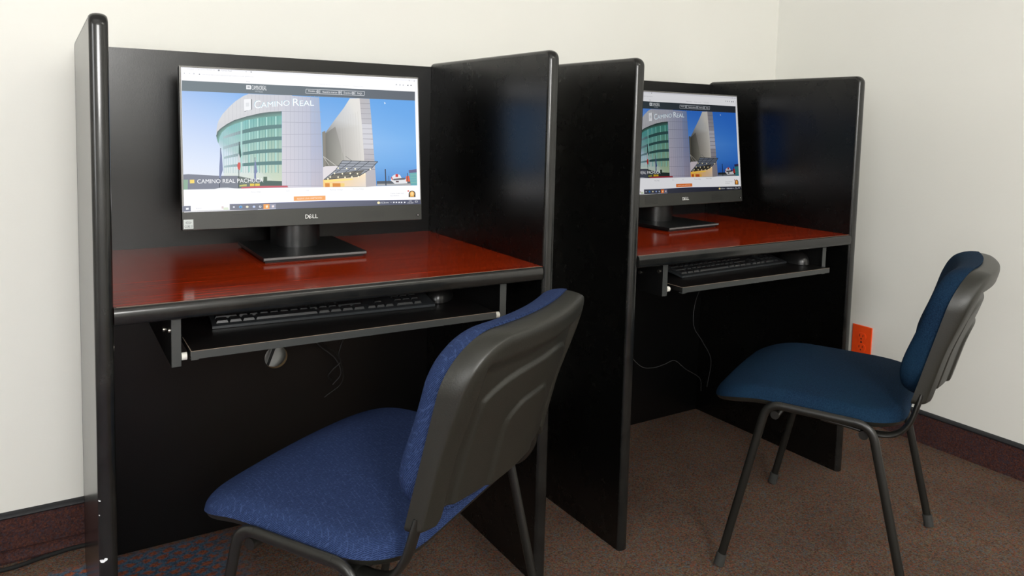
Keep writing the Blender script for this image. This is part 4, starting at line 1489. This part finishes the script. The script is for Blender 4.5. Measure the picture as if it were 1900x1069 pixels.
def make_chair(label, loc, rz, fabric):
    t = thing('visitor_chair', label, 'chair', loc, rz, 'blue upholstered chairs')
    SY = 0.0450     # middle of the seat
    # --- seat

    def roll(y):
        return max(0.0, (y - 0.105) / 0.135)

    def s_top(u, v, e):
        y = v + SY
        top = 0.431 + 0.017 * (1 - (u / 0.235) ** 2) * (1 - 0.3 * abs(v / 0.205)) - 0.036 * roll(y) ** 2 - 0.006 * max(0, (-y - 0.05) / 0.13)
        bot = 0.4085 - 0.030 * roll(y) ** 2
        return (u, y, bot + (top - bot) * rnd(e, 0.026))

    def s_bot(u, v, e):
        y = v + SY
        return (u, y, 0.4085 - 0.030 * roll(y) ** 2 - 0.001 * rnd(e, 0.01))
    bm = bmesh.new()
    pillow(bm, 0.229, 0.203, 0.090, s_top, s_bot)
    obj('seat', bm, fabric, t, smooth=True, angle=80)

    def p_top(u, v, e):
        y = v + SY
        return (u, y, 0.4078 - 0.030 * roll(y) ** 2)

    def p_bot(u, v, e):
        y = v + SY
        return (u, y, 0.4078 - 0.030 * roll(y) ** 2 - 0.013 * rnd(e, 0.014))
    bm = bmesh.new()
    pillow(bm, 0.2275, 0.2015, 0.089, p_top, p_bot, 36, 36)
    obj('seat_pan', bm, M['shell'], t, smooth=True, angle=80)
    # --- backrest cushion
    ZM, HZ, HX = 0.6000, 0.1420, 0.205

    def b_front(u, v, e):
        z = v + ZM
        bulge = 0.043 + 0.008 * math.exp(-((z - 0.54) / 0.06) ** 2)
        return (u, seam(u, z) + bulge * rnd(e, 0.020) * (0.86 + 0.14 * rnd(e, 0.07)), z)

    def b_back(u, v, e):
        z = v + ZM
        return (u, seam(u, z) - 0.0006, z)
    bm = bmesh.new()
    pillow(bm, HX - 0.003, HZ, 0.082, b_front, b_back)
    obj('backrest', bm, fabric, t, smooth=True, angle=80)
    # --- moulded plastic shell behind it
    ZS, HS = 0.5975, 0.1405

    def lift(u, z):     # the flanges reach lower than the middle
        return 0.020 * (1 - sstep(0.165, 0.178, abs(u))) * max(0, 1 - (z - 0.457) / 0.12)

    def h_front(u, v, e):
        z = v + ZS
        z2 = z + lift(u, z)
        return (u, seam(u, z2) - 0.0008, z2)

    def h_back(u, v, e):
        z = v + ZS
        z2 = z + lift(u, z)
        th = 0.0235 + 0.012 * sstep(0.55, 0.70, z2) * rnd(e, 0.020)
        eu = 0.208 - abs(u)
        et = HS - v
        inner = sstep(0.036, 0.046, eu) * sstep(0.034, 0.060, et + 0.5 * max(0, eu - 0.06) * 0)
        th -= (0.009 + 0.006 * sstep(0.60, 0.72, z2)) * inner
        # nested raised steps
        st1 = (1 - sstep(0.142, 0.148, abs(u))) * (1 - sstep(0.660, 0.667, z2 + 0.030 * (abs(u) / 0.15) ** 4))
        st2 = (1 - sstep(0.068, 0.074, abs(u))) * (1 - sstep(0.604, 0.612, z2 + 0.030 * (abs(u) / 0.075) ** 4))
        th += 0.0050 * st1 + 0.0050 * st2
        th *= rnd(e, 0.0075)
        return (u, seam(u, z2) - 0.0008 - th, z2)
    bm = bmesh.new()
    pillow(bm, 0.208, HS, 0.080, h_front, h_back, 150, 120, rcb=0.012)
    obj('backrest_shell', bm, M['shell'], t, smooth=True, angle=70)
    # --- tubular frame: each side is a front leg, a rail and a rear leg
    for s in (-1, 1):
        ff, rf = (s * 0.2470, 0.1935, 0.010), (s * 0.2470, -0.1935, 0.010)
        fk, rk = (s * 0.2370, 0.1085, 0.4050), (s * 0.2370, -0.1010, 0.4050)
        full = fillet([ff, fk, rk, rf], 0.040, 12)
        n = len(full)
        a, b = 1 + 13 - 1, n - 1 - 13
        ref = Vector((1, 0, 0))
        for nm, seg in (('leg', full[0:14]), ('side_rail', full[13:15]), ('leg', full[14:][::-1])):
            bm = bmesh.new()
            pth = [Vector(p) for p in seg]
            tube(bm, pth, 0.0068, 0.0092, seg=18, ref=ref)
            o = obj(nm, bm, M['frame'], t, smooth=True, angle=60)
            if nm == 'leg':
                foot = pth[0]
                d = (pth[1] - pth[0]).normalized()
                bm = bmesh.new()
                tube(bm, [foot - d * 0.0065, foot - d * 0.004, foot + d * 0.012, foot + d * 0.022, foot + d * 0.0235], 0.0092, 0.0115, seg=18, ref=ref)
                for v in bm.verts:
                    v.co.z = max(v.co.z, 0.0008)
                obj('foot_cap', bm, M['cap'], o, smooth=True, angle=50)
        # flat oval bar that carries the backrest
        bm = bmesh.new()
        pth = smooth_path([(s * 0.205, 0.0, 0.3890), (s * 0.2065, -0.060, 0.3860), (s * 0.2065, -0.105, 0.3810), (s * 0.2055, -0.142, 0.3890), (s * 0.2045, -0.166, 0.4170),
                           (s * 0.2000, -0.1775, 0.4550), (s * 0.1950, -0.1830, 0.4800)], 6)
        tube(bm, pth, 0.0140, 0.0056, seg=16, ref=ref)
        obj('back_support', bm, M['frame'], t, smooth=True, angle=60)
    for y in (0.092, -0.086):
        bm = bmesh.new()
        tube(bm, [(-0.2330, y, 0.3800), (0.2330, y, 0.3800)], 0.0095, seg=16, ref=Vector((0, 0, 1)))
        for s in (-1, 1):
            box(bm, s * 0.16 - 0.012, s * 0.16 + 0.012, y - 0.012, y + 0.012, 0.385, 0.397, 0.002, 1)
        obj('crossbar', bm, M['frame'], t, smooth=True, angle=60)
    return t


make_chair('blue chair with ribbed woven fabric in the foreground, facing the left carrel', (0.4360, -0.1500, 0), R(31.55), M['weave'])
make_chair('darker plain teal-blue chair facing the right carrel, near the orange outlet', (1.5710, -0.2150, 0), R(25.04), M['fabric'])

# ------------------------------------------------------------------ orange outlet on the right wall
t = thing('wall_outlet', 'orange duplex power outlet low on the right wall behind the chair', 'power outlet', (WX, 0.2465, 0.2745), 0)
bm = bmesh.new()
box(bm, -0.0055, -0.0002, -0.036, 0.036, -0.058, 0.058, 0.0018, 2)
obj('cover_plate', bm, M['orange'], t)
for zc in (0.0195, -0.0195):
    bm = bmesh.new()
    pts = [(0.0168 * math.cos(2 * PI * k / 20), zc + max(-0.0135, min(0.0135, 0.0168 * math.sin(2 * PI * k / 20)))) for k in range(20)]
    prism(bm, pts, 0, -0.0072, -0.0050)
    so = obj('socket', bm, M['orange'], t)
    bm = bmesh.new()
    for yy, h in ((-0.0062, 0.0038), (0.0062, 0.0046)):
        box(bm, -0.0076, -0.0071, yy - 0.0011, yy + 0.0011, zc + 0.0035 - h, zc + 0.0035 + h)
    tube(bm, [(-0.0071, 0, zc - 0.0075), (-0.0076, 0, zc - 0.0075)], 0.0026, seg=12, ref=Vector((0, 0, 1)))
    obj('slots', bm, M['slot'], so)
bm = bmesh.new()
tube(bm, [(-0.0054, 0, 0), (-0.0066, 0, 0)], 0.0030, seg=14, ref=Vector((0, 0, 1)))
obj('screw', bm, M['steel'], t, smooth=True)


# ------------------------------------------------------------------ cables
def cable(name, label, pts, r, mat, group=None):
    bm = bmesh.new()
    tube(bm, smooth_path(pts, 8), r, seg=10, ref=Vector((0.31, 0.2, 0.93)))
    o = obj(name, bm, mat, None, smooth=True, angle=80)
    tag(o, label, 'cable', group)
    return o


cable('power_cable', 'black cable lying on the carpet along the foot of the back wall, far left',
      [(-0.60, 0.585, 0.005), (-0.30, 0.618, 0.005), (-0.155, 0.606, 0.005), (-0.075, 0.622, 0.005), (0.0, 0.630, 0.005), (0.12, 0.612, 0.005), (0.30, 0.600, 0.005)], 0.0048, M['cable_matt'])
cable('keyboard_cable', 'thin cable slanting from the left tray towards the back panel', [(0.470, 0.340, 0.612), (0.472, 0.44, 0.53), (0.516, 0.50, 0.454), (0.566, 0.51, 0.405), (0.585, 0.52, 0.360), (0.567, 0.53, 0.330)], 0.0013, M['cable_grey'])
cable('mouse_cable', 'thin cable just right of the slanting one behind the left tray', [(0.500, 0.345, 0.612), (0.51, 0.44, 0.52), (0.532, 0.495, 0.452), (0.572, 0.505, 0.412), (0.59, 0.52, 0.34), (0.545, 0.53, 0.30)], 0.0012, M['cable'])
cable('looped_cable', 'black cable hanging almost straight down with a loop behind the left tray', [(0.600, 0.345, 0.612), (0.592, 0.46, 0.50), (0.584, 0.50, 0.453), (0.572, 0.50, 0.42), (0.578, 0.505, 0.395), (0.560, 0.505, 0.380), (0.548, 0.51, 0.362), (0.560, 0.52, 0.345)], 0.0015, M['cable'])
cable('diagonal_cable', 'thick black cable crossing the round hole in the left back panel', [(0.394, 0.605, 0.320), (0.4124, 0.600, 0.3664), (0.4274, 0.600, 0.4050), (0.4425, 0.600, 0.4438), (0.462, 0.604, 0.495)], 0.0036, M['cable'])
cable('hanging_cable', 'thin grey cable hanging down from the right tray', [(1.800, 0.340, 0.611), (1.822, 0.44, 0.52), (1.835, 0.50, 0.429), (1.828, 0.50, 0.34), (1.875, 0.50, 0.275), (1.920, 0.50, 0.204), (1.928, 0.52, 0.10)], 0.0013, M['cable_grey'])
cable('sagging_cable', 'thin grey cable sagging sideways low inside the right carrel', [(1.560, 0.52, 0.270), (1.598, 0.50, 0.230), (1.650, 0.50, 0.218), (1.700, 0.50, 0.222), (1.747, 0.50, 0.228), (1.800, 0.50, 0.190), (1.868, 0.50, 0.148), (1.90, 0.52, 0.09)], 0.0012, M['cable_grey'])
